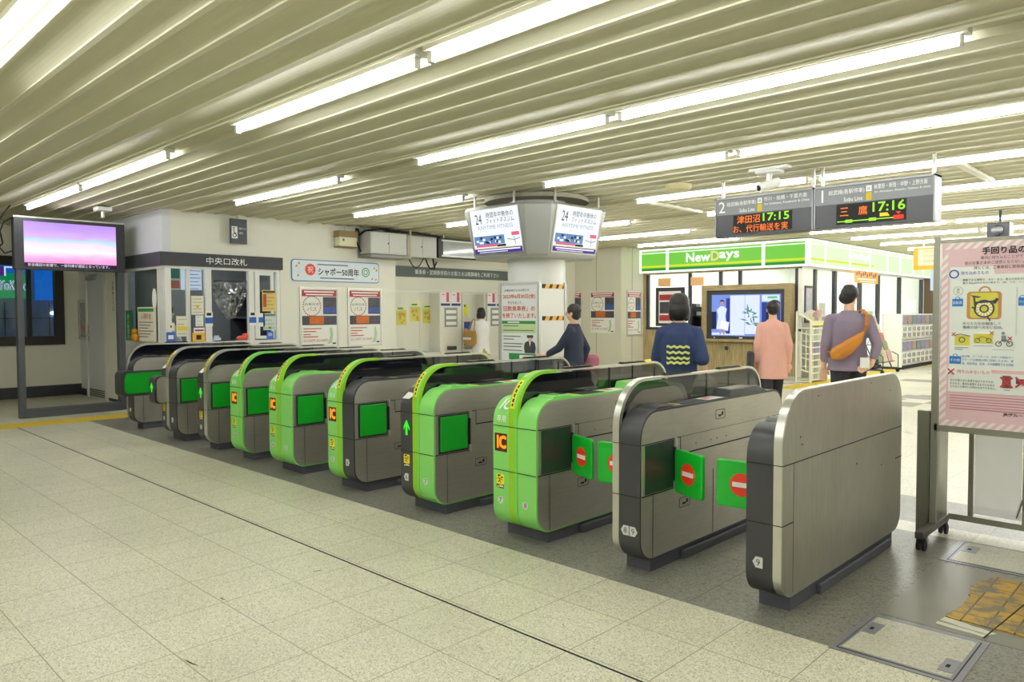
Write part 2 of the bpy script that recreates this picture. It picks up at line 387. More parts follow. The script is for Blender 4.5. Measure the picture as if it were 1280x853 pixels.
# ---------------------------------------------------------------- walls of the hall
XW, YD, XO, YR, XQ = -15.5, 4.4, -11.5, 8.69, -12.1
YC, XP, YS, XS = 14.8, -10.67, 15.8, -6.66
H = 3.2
mb = MB().box((XW-.15, YB, 0), (XW, YD, .98)).box((XW-.15, YB, 2.42), (XW, YD, H)).box((XW-.15, 4.12, .98), (XW, YD, 2.42)).box((XW-.15, YB, .98), (XW, -3.6, 2.42))
struct('wall_left', mb, WALL)
struct('baseboard_left', MB().box((XW, YB, 0), (XW+.03, YD, .2)), CHARD)
mb = MB().box((XW, YD, 0), (-13.25, YD+.12, H)).box((-13.25, YD, 2.24), (XO, YD+.12, H)).box((-13.25, YD, 0), (XO, YD+.12, 1.06))
struct('wall_front', mb, WALLG)
mb = MB().box((XO-.12, YD+.12, 0), (XO, 6.3, 1.04)).box((XO-.12, YD+.12, 2.24), (XO, 6.3, H)).box((XO-.12, 6.3, 0), (XO, YR, H)).box((XQ-.02, YR-.12, 0), (XO-.12, YR, H))
struct('wall_office', mb, WALL)
struct('wall_recess', MB().box((XQ-.12, YR-.12, 0), (XQ, YC+.15, H)), WALL)
struct('wall_centre', MB().box((XQ, YC, 0), (XP-.08, YC+.12, H)), WALLB)
struct('wall_shopside', MB().box((XP-.12, YC-.002, 0), (XP, YS-.06, H)), WALLB)
struct('wall_far', MB().box((XL, YF, 0), (XR, YF+.1, H)), WALL)
struct('wall_right', MB().box((XR, YB, 0), (XR+.1, YF, H)), WALL)
struct('wall_back', MB().box((XL, YB-.1, 0), (XR, YB, H)), WALL)
mb = MB()
for y in (9.75, 10.62): mb.box((XQ, y-.004, .55), (XQ+.003, y+.004, 1.93))
mb.box((XQ, YR, 1.925), (XQ+.012, 12.9, 1.945)); struct('trim_6', mb, ALU)
mb = MB()
mb.box((XP-.75, YC-.003, 0), (XP-.742, YC, 3.05)); mb.box((XP+.001, 15.25, 0), (XP+.004, 15.258, 3.05)); struct('trim_7', mb, GREYINK)
# ---- window on the far left, street signs seen through it
DFR = mat('dark_window_frame', '2b2825', .5)
mb = MB()
mb.box((XW-.1, -3.6, .94), (XW+.05, 4.14, 1.1)).box((XW-.1, -3.6, 2.36), (XW+.05, 4.14, 2.52)).box((XW-.1, 4.0, 1.1), (XW+.05, 4.14, 2.36))
for y in (3.6, 1.8, 0, -1.8): mb.box((XW-.08, y-.03, 1.1), (XW+.02, y+.03, 2.36))
wf = struct('window_1', mb, DFR)
MB().box((XW-.03, -3.6, 1.1), (XW-.025, 4.0, 2.36)).build('glass', CLEAR, wf)
NIGHT = mat('dusk_facade', '8490a8', .35, var=.3, scale=5)
b = MB().box((-19.2, -6, -.5), (-19, 6, 4.0)); fac = struct('wall_street', b, NIGHT)
S = Surf((-18.98, 0, 0), (0, 1, 0))
mb = MB()
for k in range(12): S.rect(mb, 1.0+k*.42, 1.0+k*.42+.012, .3, 1.75, 0, .01)
for z in (.9, 1.4): S.rect(mb, .5, 6, z, z+.012, 0, .01)
mb.build('facade_grid', CHARD, fac)
t = empty('store_banner', (-18.6, 3.5, 1.8)); tag(t, 'green and blue lit store banner beyond the far left window', 'sign')
S = Surf((-18.6, 0, 0), (0, 1, 0))
GB = glow('banner_green', '0c8a52', 1.1); BB = glow('banner_blue', '0b66cc', 1.0); BP = glow('banner_purple', '60309a', .8); WG = glow('banner_white', 'e8f4ff', 1.1)
y0 = atx(0, 340, -18.6).y; y1 = atx(36, 340, -18.6).y; y2 = atx(43, 340, -18.6).y; y3 = atx(80, 340, -18.6).y
S.put('green_panel', GB, t, lambda m: S.rect(m, y0-1.2, y1, 1.83, 2.5, 0, .05))
S.put('blue_band', BB, t, lambda m: S.rect(m, y0-1.2, y1-.01, 2.36, 2.6, .05, .055))
S.put('purple_mark', BP, t, lambda m: S.rect(m, y0-.5, y0+.06, 2.3, 2.5, .056, .06))
S.put('white_edge', WG, t, lambda m: (S.rect(m, y0+.06, y0+.09, 2.3, 2.5, .056, .06), S.rect(m, y0+.06, y1-.05, 2.47, 2.5, .056, .06)))
yk = (y0+y1)/2-.06; write(S, t, 'YoKado', yk, 2.1, .19, WG, .053, width=(y1-y0)*.98, italic=.1, bold=.012); write(S, t, 'YoKado', yk, 2.1, .18, BP, .056, width=(y1-y0)*.95, italic=.1)
t = empty('store_banner', (-18.6, 4.5, 1.8)); tag(t, 'plain bright blue lit banner right of the green one beyond the window', 'sign')
S.put('blue_panel', BB, t, lambda m: S.rect(m, y2, y3+.6, 1.8, 2.6, 0, .05))
S.put('white_marks', WG, t, lambda m: [S.rect(m, y3-.16, y3-.1, z, z+.07, .05, .055) for z in (1.95, 2.06, 2.17, 2.32)])
t = MB().ell((-18.96, atx(70, 389, -18.96).y, 1.52), .05, .12, .05).build('street_light', glow('street_lamp', 'dffaff', 4.), smooth='all'); tag(t, 'small white light glowing outside the far left window', 'lamp')

# ---- door wall beside the office
DOOR = mat('door_paint', 'd6d8dc', .45, var=.02)
S = Surf((0, YD, 0), (1, 0, 0))
d = MB(); S.rect(d, -14.92, -14.02, .0, 2.2, 0, .03); door = struct('door_1', d, DOOR)
S.put('door_frame', ALUW, door, lambda m: (S.rect(m, -15.0, -14.92, 0, 2.28, 0, .05), S.rect(m, -14.02, -13.94, 0, 2.28, 0, .05), S.rect(m, -15.0, -13.94, 2.2, 2.28, 0, .05)))
S.put('louver', mat('louver_brown', '6d6450', .6), door, lambda m: [S.rect(m, -14.88, -14.1, .03+k*.035, .05+k*.035, .03, .04) for k in range(4)])
S.put('handle', ALU, door, lambda m: (S.rect(m, -14.9, -14.82, 1.0, 1.3, .03, .04), S.rect(m, -14.88, -14.84, 1.1, 1.14, .04, .1)))
S.put('door_closer', ALU, door, lambda m: (S.rect(m, -14.8, -14.4, 2.1, 2.16, .03, .09), S.rect(m, -14.6, -14.25, 2.17, 2.19, .06, .09)))
h = empty('service_hatch', (-15.25, YD, 1.05)); tag(h, 'closed metal service hatch in the grey wall left of the door', 'hatch')
S.put('frame', ALU, h, lambda m: [S.rect(m, a, b, c, e, 0, .03) for a, b, c, e in ((-15.47, -15.03, 1.03, 1.07), (-15.47, -15.43, 1.03, 1.75), (-15.07, -15.03, 1.03, 1.75), (-15.49, -15.01, 1.7, 1.76))])
S.put('shutter', mat('hatch_glass', '9aa0a4', .25), h, lambda m: S.rect(m, -15.43, -15.07, 1.07, 1.7, 0, .01))
S.put('red_strip', mat('hatch_red', 'c4707a', .5), h, lambda m: S.rect(m, -15.4, -15.1, 1.2, 1.27, .01, .015))
struct('baseboard_front', MB().box((XW, YD-.02, 0), (-15.0, YD, .12)).box((-13.94, YD-.02, 0), (-13.3, YD, .12)), CHARD)
struct('trim_8', MB().box((-13.9, YD-.04, .06), (-13.3, YD, 2.3)), WALL)
t = MB(); S.text(t, '定\n期\n券\nう\nり\nば', -13.53, 1.8, .5, .045, width=.09); t = t.build('wall_lettering', INK, None, fix=False); tag(t, 'small vertical black lettering on the white pilaster by the office', 'lettering')

# ---- station office
struct('trim_9', MB().prism([(-13.3, YD-.06), (XO+.06, YD-.06), (XO+.06, 6.32), (XO, 6.32), (XO, YD), (-13.3, YD)], 'z', 2.22, 2.42), CHARD)   # dark fascia band
S6 = Surf((XO+.06, 0, 0), (0, 1, 0))
t = MB(); S6.text(t, '中央口改札', 5.36, 2.315, .11, .004, width=.66); t = t.build('office_sign_lettering', WHITE, None, fix=False); tag(t, 'white lettering 中央口改札 on the dark band above the office', 'lettering')
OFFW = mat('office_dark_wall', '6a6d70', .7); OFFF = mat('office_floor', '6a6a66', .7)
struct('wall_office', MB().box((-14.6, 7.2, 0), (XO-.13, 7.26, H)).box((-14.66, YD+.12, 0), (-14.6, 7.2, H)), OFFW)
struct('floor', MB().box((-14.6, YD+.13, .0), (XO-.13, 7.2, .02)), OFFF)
fr = MB()
for x in (-13.25, -13.06, -11.66): fr.box((x-.03, YD-.02, 1.04), (x+.03, YD+.06, 2.24))
fr.box((-13.25, YD-.02, 1.0), (XO+.02, YD+.1, 1.06)).box((-13.25, YD-.02, 2.18), (XO, YD+.06, 2.24))
w2 = struct('window_2', fr, ALUW)
MB().box((-13.06, YD+.02, 1.06), (-11.66, YD+.026, 2.2)).build('glass', CLEAR, w2)
fr = MB()
for y, wd in ((4.46, .09), (5.07, .1), (5.78, .09), (6.25, .06)): fr.box((XO-.06, y-wd/2, 1.04), (XO+.02, y+wd/2, 2.24))
fr.box((XO-.06, 4.42, 2.18), (XO+.02, 6.28, 2.24)).box((XO-.1, 4.42, 1.0), (XO+.06, 6.28, 1.06))
fr.box((XO-.05, 4.74, 1.06), (XO-.01, 4.8, 2.2))
w3 = struct('window_3', fr, ALUW)
MB().box((XO-.03, 4.5, 1.06), (XO-.026, 5.02, 2.2)).build('glass', CLEAR, w3)
MB().box((XO-.03, 5.83, 1.06), (XO-.026, 6.22, 2.2)).build('glass', CLEAR, w3)
fr = MB()
for a, b, c, e in ((5.84, 5.92, 1.08, 2.18), (6.12, 6.17, 1.08, 2.18), (5.84, 6.17, 2.12, 2.18), (5.84, 6.17, 1.08, 1.13)): fr.box((XO-.005, a, c), (XO+.02, b, e))
fr.build('sliding_sash', ALUW, w3)
# curtain
mb = MB(); n = 60; CUR = mat('grey_curtain', '8c8c84', .9, var=.1, scale=3)
pts = [(-13.02+1.34*i/n, YD+.14+.03*math.sin(i*1.25)+.014*math.sin(i*2.9)) for i in range(n+1)]
mb.band(pts, [(x, y+.012) for x, y in pts], 'z', 1.08, 2.2, closed=False)
t = mb.build('curtain', CUR, None, smooth='all'); tag(t, 'grey drawn curtain behind the office corner window', 'curtain')
# inside the office
t = empty('office_desk', (-12.7, 5.6, 0)); tag(t, 'grey office desk behind the ticket office window', 'desk')
MB().box((-13.4, 5.05, .74), (-11.75, 6.75, .78)).build('desktop', mat('desk_grey', '8b8c88', .5), t)
for x, y in ((-13.3, 5.15), (-11.85, 5.15), (-13.3, 6.65), (-11.85, 6.65)): MB().box((x-.03, y-.03, .02), (x+.03, y+.03, .74)).build('leg', ALU, t)
t = empty('shelf_unit', (-13.9, 6.9, 0)); tag(t, 'dark shelf unit in the back of the ticket office', 'shelf')
MB().box((-14.5, 6.85, .02), (-13.3, 7.18, .05)).box((-14.5, 7.15, .02), (-13.3, 7.19, 1.9)).box((-14.53, 6.85, .02), (-14.5, 7.19, 1.9)).box((-13.3, 6.85, .02), (-13.27, 7.19, 1.9)).build('carcass', CHARD, t)
for z in (.5, .95, 1.4, 1.85): MB().box((-14.5, 6.86, z), (-13.3, 7.15, z+.03)).build('shelf', CHAR, t)
l = bpy.data.lights.new('office_fill_lamp', 'AREA'); l.energy = 45; l.shape = 'RECTANGLE'; l.size = 1.2; l.size_y = .3; l.color = (.95, 1, 1)  # unseen fill lamp, added to brighten the office interior
lo = bpy.data.objects.new('office_fill_lamp', l); C.objects.link(lo); lo.location = (-13.0, 5.6, 2.98)
t = empty('added_panel_lamp', (-13.0, 5.6, 3.0)); tag(t, 'added unseen lamp panel on the ticket office ceiling', 'ceiling light')
MB().box((-13.65, 5.42, 3.0), (-12.35, 5.78, 3.05)).build('housing', ALUW, t)
# lit notice panel in the office window and paper notices
So = Surf((XO-.02, 0, 0), (0, 1, 0))
NL = glow('notice_light', 'dde6ff', .95)
t = empty('lit_notice', (XO, 4.8, 1.87)); tag(t, 'bluish lit notice sheet at the top of the office window', 'notice')
So.put('sheet', NL, t, lambda m: So.rect(m, 4.68, 5.0, 1.86, 2.19, -.04, -.03))
So.put('writing', GREYINK, t, lambda m: [So.rect(m, 4.74, 4.98-.03*(k % 2), 2.15-k*.055, 2.16-k*.055, -.03, -.027) for k in range(6)])
t = empty('notice', (XO, 4.58, 1.86)); tag(t, 'red and green notice strip left of the bluish lit sheet', 'notice')
So.put('sheet', PAPER, t, lambda m: So.rect(m, 4.52, 4.67, 1.86, 2.19, -.04, -.03))
So.put('red_block', mat('notice_red', 'cf5a50', .5), t, lambda m: So.rect(m, 4.53, 4.66, 1.88, 2.0, -.03, -.026))
So.put('green_block', mat('notice_teal', '3b8d80', .5), t, lambda m: So.rect(m, 4.53, 4.66, 2.03, 2.18, -.03, -.026))
Sf = Surf((XO+.022, 0, 0), (0, 1, 0))
def notice(y0, y1, z0, z1, label, sheet=PAPER, blocks=(), lines=0, ink=GREYINK, txt=None, S=Sf, d=0., cat='notice', group=None):
    t = empty('notice', tuple(S.p((y0+y1)/2, z0, 0))); tag(t, label, cat, group)
    S.put('sheet', sheet, t, lambda m: S.rect(m, y0, y1, z0, z1, d, d+.004))
    for i, (nm, a0, a1, b0, b1, mt) in enumerate(blocks):
        S.put(nm, mt, t, lambda m: S.rect(m, y0+(y1-y0)*a0, y0+(y1-y0)*a1, z0+(z1-z0)*b0, z0+(z1-z0)*b1, d+.004+.0006*i, d+.006+.0006*i))
    if lines:
        def f(m):
            for k in range(lines):
                z = z0+(z1-z0)*(.12+.7*k/max(1, lines-1) if lines > 1 else .5)
                S.rect(m, y0+(y1-y0)*.1, y0+(y1-y0)*(.92-.12*(k % 3)), z, z+(z1-z0)*.02, d+.004, d+.0055)
        S.put('small_print', ink, t, f)
    if txt:
        for body, a, b, h, wd, mt in txt: write(S, t, body, y0+(y1-y0)*a, z0+(z1-z0)*b, h, mt, d+.0065, width=wd)
    return t
CREAM = mat('paper_cream', 'ece6cf', .6, var=.02); STY = mat('sheet_yellow', 'e8d648', .6); BLUS = mat('sheet_blue', '3b5fc4', .5); OREY = mat('sheet_orange', 'eeb52c', .5)
notice(4.8, 4.99, 1.48, 1.77, 'cream notice with small triangle hanging in the office window', CREAM, [('triangle', .42, .58, .36, .52, OREY)], 5)
notice(4.86, 4.98, 1.3, 1.47, 'small white memo sheet under the cream window notice', PAPER, (), 3)
notice(4.81, 5.0, 1.07, 1.2, 'orange-yellow square notice at the window foot', OREY, [('picture', .3, .7, .2, .75, INK)])
notice(4.83, 5.0, 1.2, 1.28, 'white strip with dark red arrow above the orange notice', PAPER, [('arrow', .1, .9, .35, .65, CRIM)])
notice(4.57, 4.74, 1.15, 1.46, 'white notice with a yellow label in the office window', CREAM, [('label', .05, .95, .3, .5, STY)], 4)
notice(4.42, 4.55, 1.07, 1.22, 'small blue leaflet box at the window corner', BLUS, [('print', .2, .8, .3, .7, WHITE)])
notice(4.44, 4.54, 1.24, 1.36, 'small white card with a black dot above the blue leaflet box', CREAM, [('dot', .4, .6, .4, .65, INK)])
notice(5.96, 6.2, 1.53, 1.88, 'yellow notice with red squares on the sliding sash', mat('sheet_amber', 'ddc269', .6), [('red_squares', .06, .3, .2, .8, mat('print_brick', 'b9482e', .5)), ('heading', .05, .95, .88, .96, INK)], 5)
notice(5.97, 6.2, 1.22, 1.5, 'pale green notice under the yellow one on the sash', mat('sheet_pale_green', 'c9d6cc', .6), [('heading', .05, .95, .85, .95, GREYINK), ('seal', .42, .6, .08, .2, GRN)], 4)
notice(6.03, 6.15, 1.07, 1.2, 'small blue pocket at the foot of the sliding sash', BLUS, [('print', .2, .8, .4, .8, mat('sky_print', '9db4ea', .5))])
for y, n_ in ((5.07, 'left'), (5.79, 'right')):
    notice(y-.06, y+.06, 1.3, 1.52, 'blue and white direction sticker on the %s office window post' % n_, PAPER, [('blue_arrow', .0, 1., .2, .62, BLUE), ('figure', .2, .8, .75, .95, INK)])
notice(5.88, 6.0, 1.28, 1.5, 'round blue arrow sticker on the sash left stile', PAPER, [('blue_arrow', .1, .9, .3, .7, BLUE)])
Sc = Surf((0, YD-.03, 0), (1, 0, 0))
t = empty('notice_board', (-12.3, YD-.06, 1.07)); tag(t, 'cream notice board with red heading standing before the curtain', 'notice')
Sc.put('board', CREAM, t, lambda m: Sc.rect(m, -12.42, -11.72, 1.07, 1.6, 0, .02))
Sc.put('green_header', GRN, t, lambda m: Sc.rect(m, -12.38, -11.76, 1.53, 1.58, .02, .024))
write(Sc, t, '入場料金', -12.07, 1.46, .09, CRIM, .024, width=.42)
Sc.put('small_print', GREYINK, t, lambda m: [Sc.rect(m, -12.36, -11.8-.1*(k % 3), 1.36-k*.045, 1.372-k*.045, .02, .024) for k in range(6)])
t = empty('vertical_banner', (-12.85, YD-.06, 1.07)); tag(t, 'green upright banner with white characters beside the curtain', 'banner')
Sc.put('panel', GRN, t, lambda m: Sc.rect(m, -12.96, -12.68, 1.07, 1.55, 0, .02))
write(Sc, t, '無\n人\n駅\n案\n内', -12.82, 1.29, .4, WHITE, .024, width=.09)
t = MB().ell((-12.42, YD-.1, 1.13), .1, .05, .07).ell((-12.42, YD-.1, 1.22), .06, .045, .05).build('plush_toy', mat('plush_amber', 'c98a1e', .9), None, smooth='all'); tag(t, 'small amber plush toy on the sill left of the cream board', 'toy')
t = MB(); Sc.disc(t, -11.76, 1.72, .075, 0, .01, rb=.16); t = t.build('oval_plate', PAPER); tag(t, 'white oval plate hanging at the edge of the curtain', 'sign')
# crumpled clear sheet in the counter opening
mb = MB(); nx, nz = 16, 14; rng = random.Random(3); vs = []
for j in range(nz+1):
    for i in range(nx+1):
        u = i/nx; v = j/nz; sag = (4*u*(1-u))
        vs.append((XO+.0+.035*math.sin(9*u+5*v)+.025*rng.uniform(-1, 1), 5.13+.58*u, 2.02-(.2+.42*sag)*v-.0*sag))
mb.add(vs, [(j*(nx+1)+i, j*(nx+1)+i+1, (j+1)*(nx+1)+i+1, (j+1)*(nx+1)+i) for j in range(nz) for i in range(nx)])
t = mb.build('plastic_sheet', SHEET, None, smooth='all', fix=False); md = t.modifiers.new('s', 'SOLIDIFY'); md.thickness = .002
tag(t, 'crumpled clear plastic sheet hanging in the counter opening', 'plastic sheet')
t = MB().ell((XO-.02, 5.62, 1.1), .05, .09, .04).ell((XO-.03, 5.68, 1.13), .04, .05, .05).build('red_pouch', mat('pouch_red', 'd8533c', .6), None, smooth='all'); tag(t, 'small red pouch on the office counter', 'pouch')
t = MB().box((XO-.08, 5.16, 1.06), (XO+.02, 5.26, 1.12)).box((XO-.07, 5.18, 1.12), (XO+.0, 5.24, 1.15)).build('calculator', mat('bluish_white', 'c6d0e0', .5), None, bevel=.008); tag(t, 'small pale device on the office counter, left end', 'device')
# ---------------------------------------------------------------- ticket gates
GY = 3.48; GL = 1.785
STICKBG = mat('badge_grey', 'd5d7d6', .5)
ICDARK = mat('ic_panel', '4a1208', .3); ICOR = glow('ic_amber', 'ff8a12', 1.6)
ARROWG = glow('arrow_green', '2ee81c', 1.2)
RECESS = mat('recess_dark', '2c3832', .3)  # flat dark plate for the open recess, green tint painted as a reflection
GLASSD = mat('dark_panel_glass', '0e1018', .06, coat=.6)
INNERS = steel('inner_panel_steel', '8a877f', .34, (1, 1, 8))
DECKG = mat('deck_grey', '55565a', .4)
def shell_face(S, x, z):      # point on the front shell of a low body (front top radius .16) and its tangent plane
    pass
def arc_pts(cy, cz, r, a0, a1, n=10): return [(cy+r*math.cos(R(a0+(a1-a0)*i/n)), cz+r*math.sin(R(a0+(a1-a0)*i/n))) for i in range(n+1)]
def gate(i, xl, xr, kind, cl, cf, cr, label, left_face, right_face, num_l, num_r, flap='shut', finw=.046, wide=False, box=False):
    """kind: A left body + fin + right body, B left body + fin flush with the right side, R fin + right body, L left body + solid fin"""
    g = empty('ticket_gate', (xl, GY, 0)); tag(g, label, 'ticket gate', 'row of ticket gates')
    X = lambda x: x; y0 = GY; y1 = GY+GL
    if kind == 'A': f0 = xl+.146; f1 = f0+.08
    elif kind == 'B': f0 = xl+(xr-xl)-.075; f1 = xr
    elif kind == 'R': f0 = xl; f1 = xl+finw
    else: f0 = xr-.046; f1 = xr
    low = rrect(y0, y1+.035, .075, .937, (.13, .1, .14, .165))
    MB().box((xl+.012, y0+.125, 0), (xr-.014, y1-.12, .1)).build('plinth', PLINTH, g)
    MB().box((xr-.014, y0+.45, 0), (xr+.012, y1-.2, .055)).build('cable_duct', PLINTH, g, bevel=.008)
    bodies = []
    if kind in 'ABL': bodies.append((xl, f0, cl, 'left'))
    if kind in 'AR': bodies.append((f1, xr, cr, 'right'))
    if kind == 'B': bodies.append((f0, f1-.003, cf, 'mid'))
    for a, b, c, side in bodies:
        MB().prism(low, 'x', a, b).build('low_body' if side != 'mid' else 'fin_core', c, g, smooth=True)
        m = DECKG if c is BLACKP else GREENM
        if side == 'mid': continue
        # deck fittings of the low body
        MB().prism([(y0+.15, .93), (y0+.2, .955), (y0+.34, .95), (y0+.42, .93)], 'x', a+.012, b-.012).build('ticket_slot_hood', c, g, bevel=.004)
        MB().box((a+.02, y0+.24, .951), (b-.03, y0+.25, .955)).build('ticket_slot', BLACKM, g)
        MB().box((a+.015, y0+.5, .936), (b-.02, y0+.74, .941)).build('card_reader', BLACKM if c is not BLACKP else CHARD, g, bevel=.003)
        MB().box((a+.025, y0+.47, .9372), (b-.04, y0+.49, .9385)).build('yellow_strip', YEL, g)
        MB().box((a+.02, y0+.8, .9365), (b-.025, y0+1.0, .9385)).build('card_sticker', PAPER, g)
        MB().box((a+.035, y0+.83, .9385), (b-.06, y0+.9, .9392)).build('sticker_picture', RED, g)
        MB().prism([(y0+1.03, .93), (y0+1.06, .985), (y0+1.45, .985), (y0+1.62, .932)], 'x', a+.008, b-.012).build('display_hood', c, g, bevel=.005)
        MB().box((a+.02, y0+1.09, .985), (b-.03, y0+1.36, .9875)).build('display', mat('display_beige', 'b4b3a2', .3), g)
    # outer side plates
    plate = rrect(y0+.012, y1+.022, .085, .925, (.12, .09, .13, .15))
    def side(x, s, plate_z=None):
        MB().prism(plate, 'x', x-.001*s, x+.003*s).build('side_panel', STEEL, g)
        e = x+.003*s; mb = MB()
        mb.box((e, y0+.012, .747), (e+.0012*s, y0+.42, .752)).box((e, y0+.42, .642), (e+.0012*s, y1+.02, .65)).box((e, y0+.418, .642), (e+.0012*s, y0+.422, .75))
        mb.box((e, y0+.42, .75), (e+.0008*s, y1+.02, .7515)).box((e, y0+.012, .452), (e+.0012*s, y0+.36, .457))
        mb.box((e, y0+.125, .09), (e+.0008*s, y0+.127, .452)).box((e, y0+.81, .09), (e+.0008*s, y0+.8125, .5))
        mb.build('panel_seams', SEAM, g)
        fl = .34 if not wide else .56
        MB().box((e, y0+.016, .46), (e+.002*s, y0+.042, .745)).build('recess_jamb', STEELB, g)
        rec = MB().box((e, y0+.044, .462), (e+.0022*s, y0+fl, .744)).build('flap_recess', RECESS if flap == 'open' else BLACKM, g)
        if flap == 'shut':
            MB().box((e+.002*s, y0+.058, .474), (e+.012*s, y0+fl-.016, .732)).build('flap', FLAPD, g, bevel=.006)
        hp = MB()
        for z0, z1 in ((.445, .5), (.7, .755)): hp.box((e, y0+fl+.004, z0), (e+.02*s, y0+fl+.018, z1))
        hp.build('hinge', STEELB, g, bevel=.003)
        MB().box((e, y0+fl+.002, .5), (e+.012*s, y0+fl+.014, .7)).build('hinge_rod', BLACKM, g)
        sm = MB()
        for y, z in ((.6, .69), (.78, .69), (.98, .69), (.86, .69)): sm.box((e, y0+y-.004, z-.004), (e+.001*s, y0+y+.004, z+.004))
        sm.build('sensor', BLACKM, g)
        for yc, zc in ((.9, .84), (.47, .35)):
            c = MB()
            pts = rrect(y0+yc-.06, y0+yc+.06, zc-.03, zc+.03, (.012,)*4, 3)
            c.band(pts, [(y0+yc+(p[0]-y0-yc)*.95, zc+(p[1]-zc)*.9) for p in pts], 'x', e, e+.0012*s)
            c.box((e, y0+yc-.025, zc-.014), (e+.0012*s, y0+yc+.012, zc-.002)).box((e, y0+yc+.018, zc-.008), (e+.0012*s, y0+yc+.036, zc+.014))
            c.build('lock_plate', SEAM, g)
        if flap == 'open' and s > 0:
            hx = e+.014; hy = y0+fl+.01; L = .25; dx, dy = L*math.cos(R(21)), -L*math.sin(R(21))
            fp(g, (hx, hy), (hx+dx, hy+dy))
    def fp(g, a, b):
        a = Vector((a[0], a[1], 0)); b = Vector((b[0], b[1], 0)); d = (b-a).normalized(); nn = Vector((d.y, -d.x, 0))
        mb = MB(); z0, z1 = .43, .69
        pr = rrect(0, (b-a).length, z0, z1, (.02, .02, .02, .02), 4)
        n = len(pr); vs = [a+d*p[0]+nn*t+Vector((0, 0, p[1])) for t in (-.012, .012) for p in pr]
        mb.add(vs, [tuple(range(n)), tuple(range(2*n-1, n-1, -1))]+[(k, k+n, (k+1) % n+n, (k+1) % n) for k in range(n)])
        f = mb.build('flap', FLAP, g, bevel=.008)
        S = Surf(a, d, (0, 0, 1)); w_ = (b-a).length
        S2 = S if S.n.y < 0 else Surf(b, -d, (0, 0, 1))
        m = MB(); S2.disc(m, w_*.5, .56, .064, .011, .0135, 28); m.build('no_entry_disc', RED, f)
        m = MB(); S2.rect(m, w_*.5-.05, w_*.5+.05, .547, .573, .0135, .015); m.build('white_bar', WHITE, f)
    if kind != 'L' or True:
        side(xl if kind in 'ABL' else xl, -1) if kind != 'R' else None
    if kind in 'AR': side(xr, 1)
    if kind == 'B': side(xr, 1)
    if kind == 'R':
        MB().prism(plate, 'x', xl-.003, xl+.001).build('side_panel', STEEL, g)
    # second leaf of a closed pair stands on the neighbour's left side
    if num_l[2:] == ['leaf']:
        fp(g, (xl-.02, y0+.29), (xl-.02-.285, y0+.26))
    # the tall fin
    o = rrect(y0-.002, y1, .078, 1.105, (.13, .12, .2, .27), 12)
    if kind == 'L':
        MB().prism(o, 'x', f0, f1-.004).build('tall_fin', STEELB, g, smooth=True)
        o2 = rrect(y0+.002, y1-.003, .082, 1.101, (.128, .118, .197, .267), 12)
        MB().prism(o2, 'x', f1-.004, f1).build('fin_panel', STEELW, g, smooth=True)
        mb = MB().box((f1, y0+.004, .747), (f1+.001, y1-.004, .752)).box((f1, y0+.004, .452), (f1+.001, y0+.125, .457)).box((f1, y0+.125, .1), (f1+.0006, y0+.127, .75)).box((f1, y1-.12, .55), (f1+.001, y1-.003, .555))
        mb.build('panel_seams', SEAM, g)
        dt = MB(); rr = random.Random(5)
        for y, z in ((.42, 1.06), (1.2, 1.07), (1.55, 1.0), (1.4, .55), (.2, .87), (.22, .83), (.98, .62)): dt.box((f1, y0+y-.004, z-.004), (f1+.0008, y0+y+.004, z+.004))
        dt.build('rivet', SEAM, g)
    else:
        inn = rrect(y0+.028, y1-.022, .112, 1.088, (.105, .1, .17, .245), 12)
        k13 = 13; fe = f1-.001 if kind != 'B' else f1+.002
        in2 = rrect(y0+.028, y1-.014, .1, 1.092, (.105, .11, .19, .245), 12)
        MB().band([(y0+.4, o[-13][1])]+o[3*k13:]+o[:k13], [(y0+.38, inn[-13][1])]+inn[3*k13:]+inn[:k13], 'x', f0+.001, fe, closed=False).build('fin_rim', cf, g, smooth=True)
        MB().band(o[k13-1:3*k13]+[(y0+.4, o[-13][1])], in2[k13-1:3*k13]+[(y0+.38, in2[-13][1])], 'x', max(f0+.002, fe-.03), fe-.001, closed=False).build('fin_top_rail', STEELB, g, smooth=True)
        if cf is not STEELB:      # paler middle stripe of the painted fins
            oa = rrect(y0-.003, y1+.001, .077, 1.1065, (.13, .12, .2, .27), 12); ob = rrect(y0-.001, y1, .079, 1.1035, (.13, .12, .2, .27), 12)
            MB().band([(y0+.39, 1.1065)]+oa[39:]+oa[:13], [(y0+.39, 1.1035)]+ob[39:]+ob[:13], 'x', f1-.03, f1-.004, closed=False).build('fin_edge_line', GREENM if cf is GREENY else GREENL, g, smooth=True)
        xc = max((f0+f1)/2+.005, f1-.014)
        ys = y0+.86
        fp_ = [(y, z) for y, z in rrect(y0+.03, ys, .5, 1.085, (.02, .02, .1, .25), 10)]
        if kind == 'R' and i == 8:
            MB().prism(rrect(y0+.06, y0+.7, .6, 1.035, (.05, .05, .12, .22), 10), 'x', xc+.006, xc+.012).build('inner_panel', INNERS, g, smooth=True)
            MB().prism(rrect(y0+.03, y1-.03, .6, 1.085, (.1, .1, .17, .24), 12), 'x', xc+.001, xc+.005).build('smoked_pane', SMOKE, g)
        else:
            MB().prism(fp_, 'x', xc-.006, xc+.006).build('dark_panel', GLASSD, g, smooth=True)
            MB().prism([(ys-.08, .6), (y1-.1, .6), (y1-.03, .75)]+arc_pts(y1-.2, 1.085-.17, .17, 0, 90)+[(ys-.08, 1.085)], 'x', xc-.003, xc+.003).build('smoked_pane', SMOKE, g)
        for y in (1.0, 1.3, 1.6): MB().box((xc-.006, y0+y-.004, .9), (xc+.006, y0+y+.004, 1.088 if y < 1.5 else 1.06)).build('pane_joint', BLACKM, g)
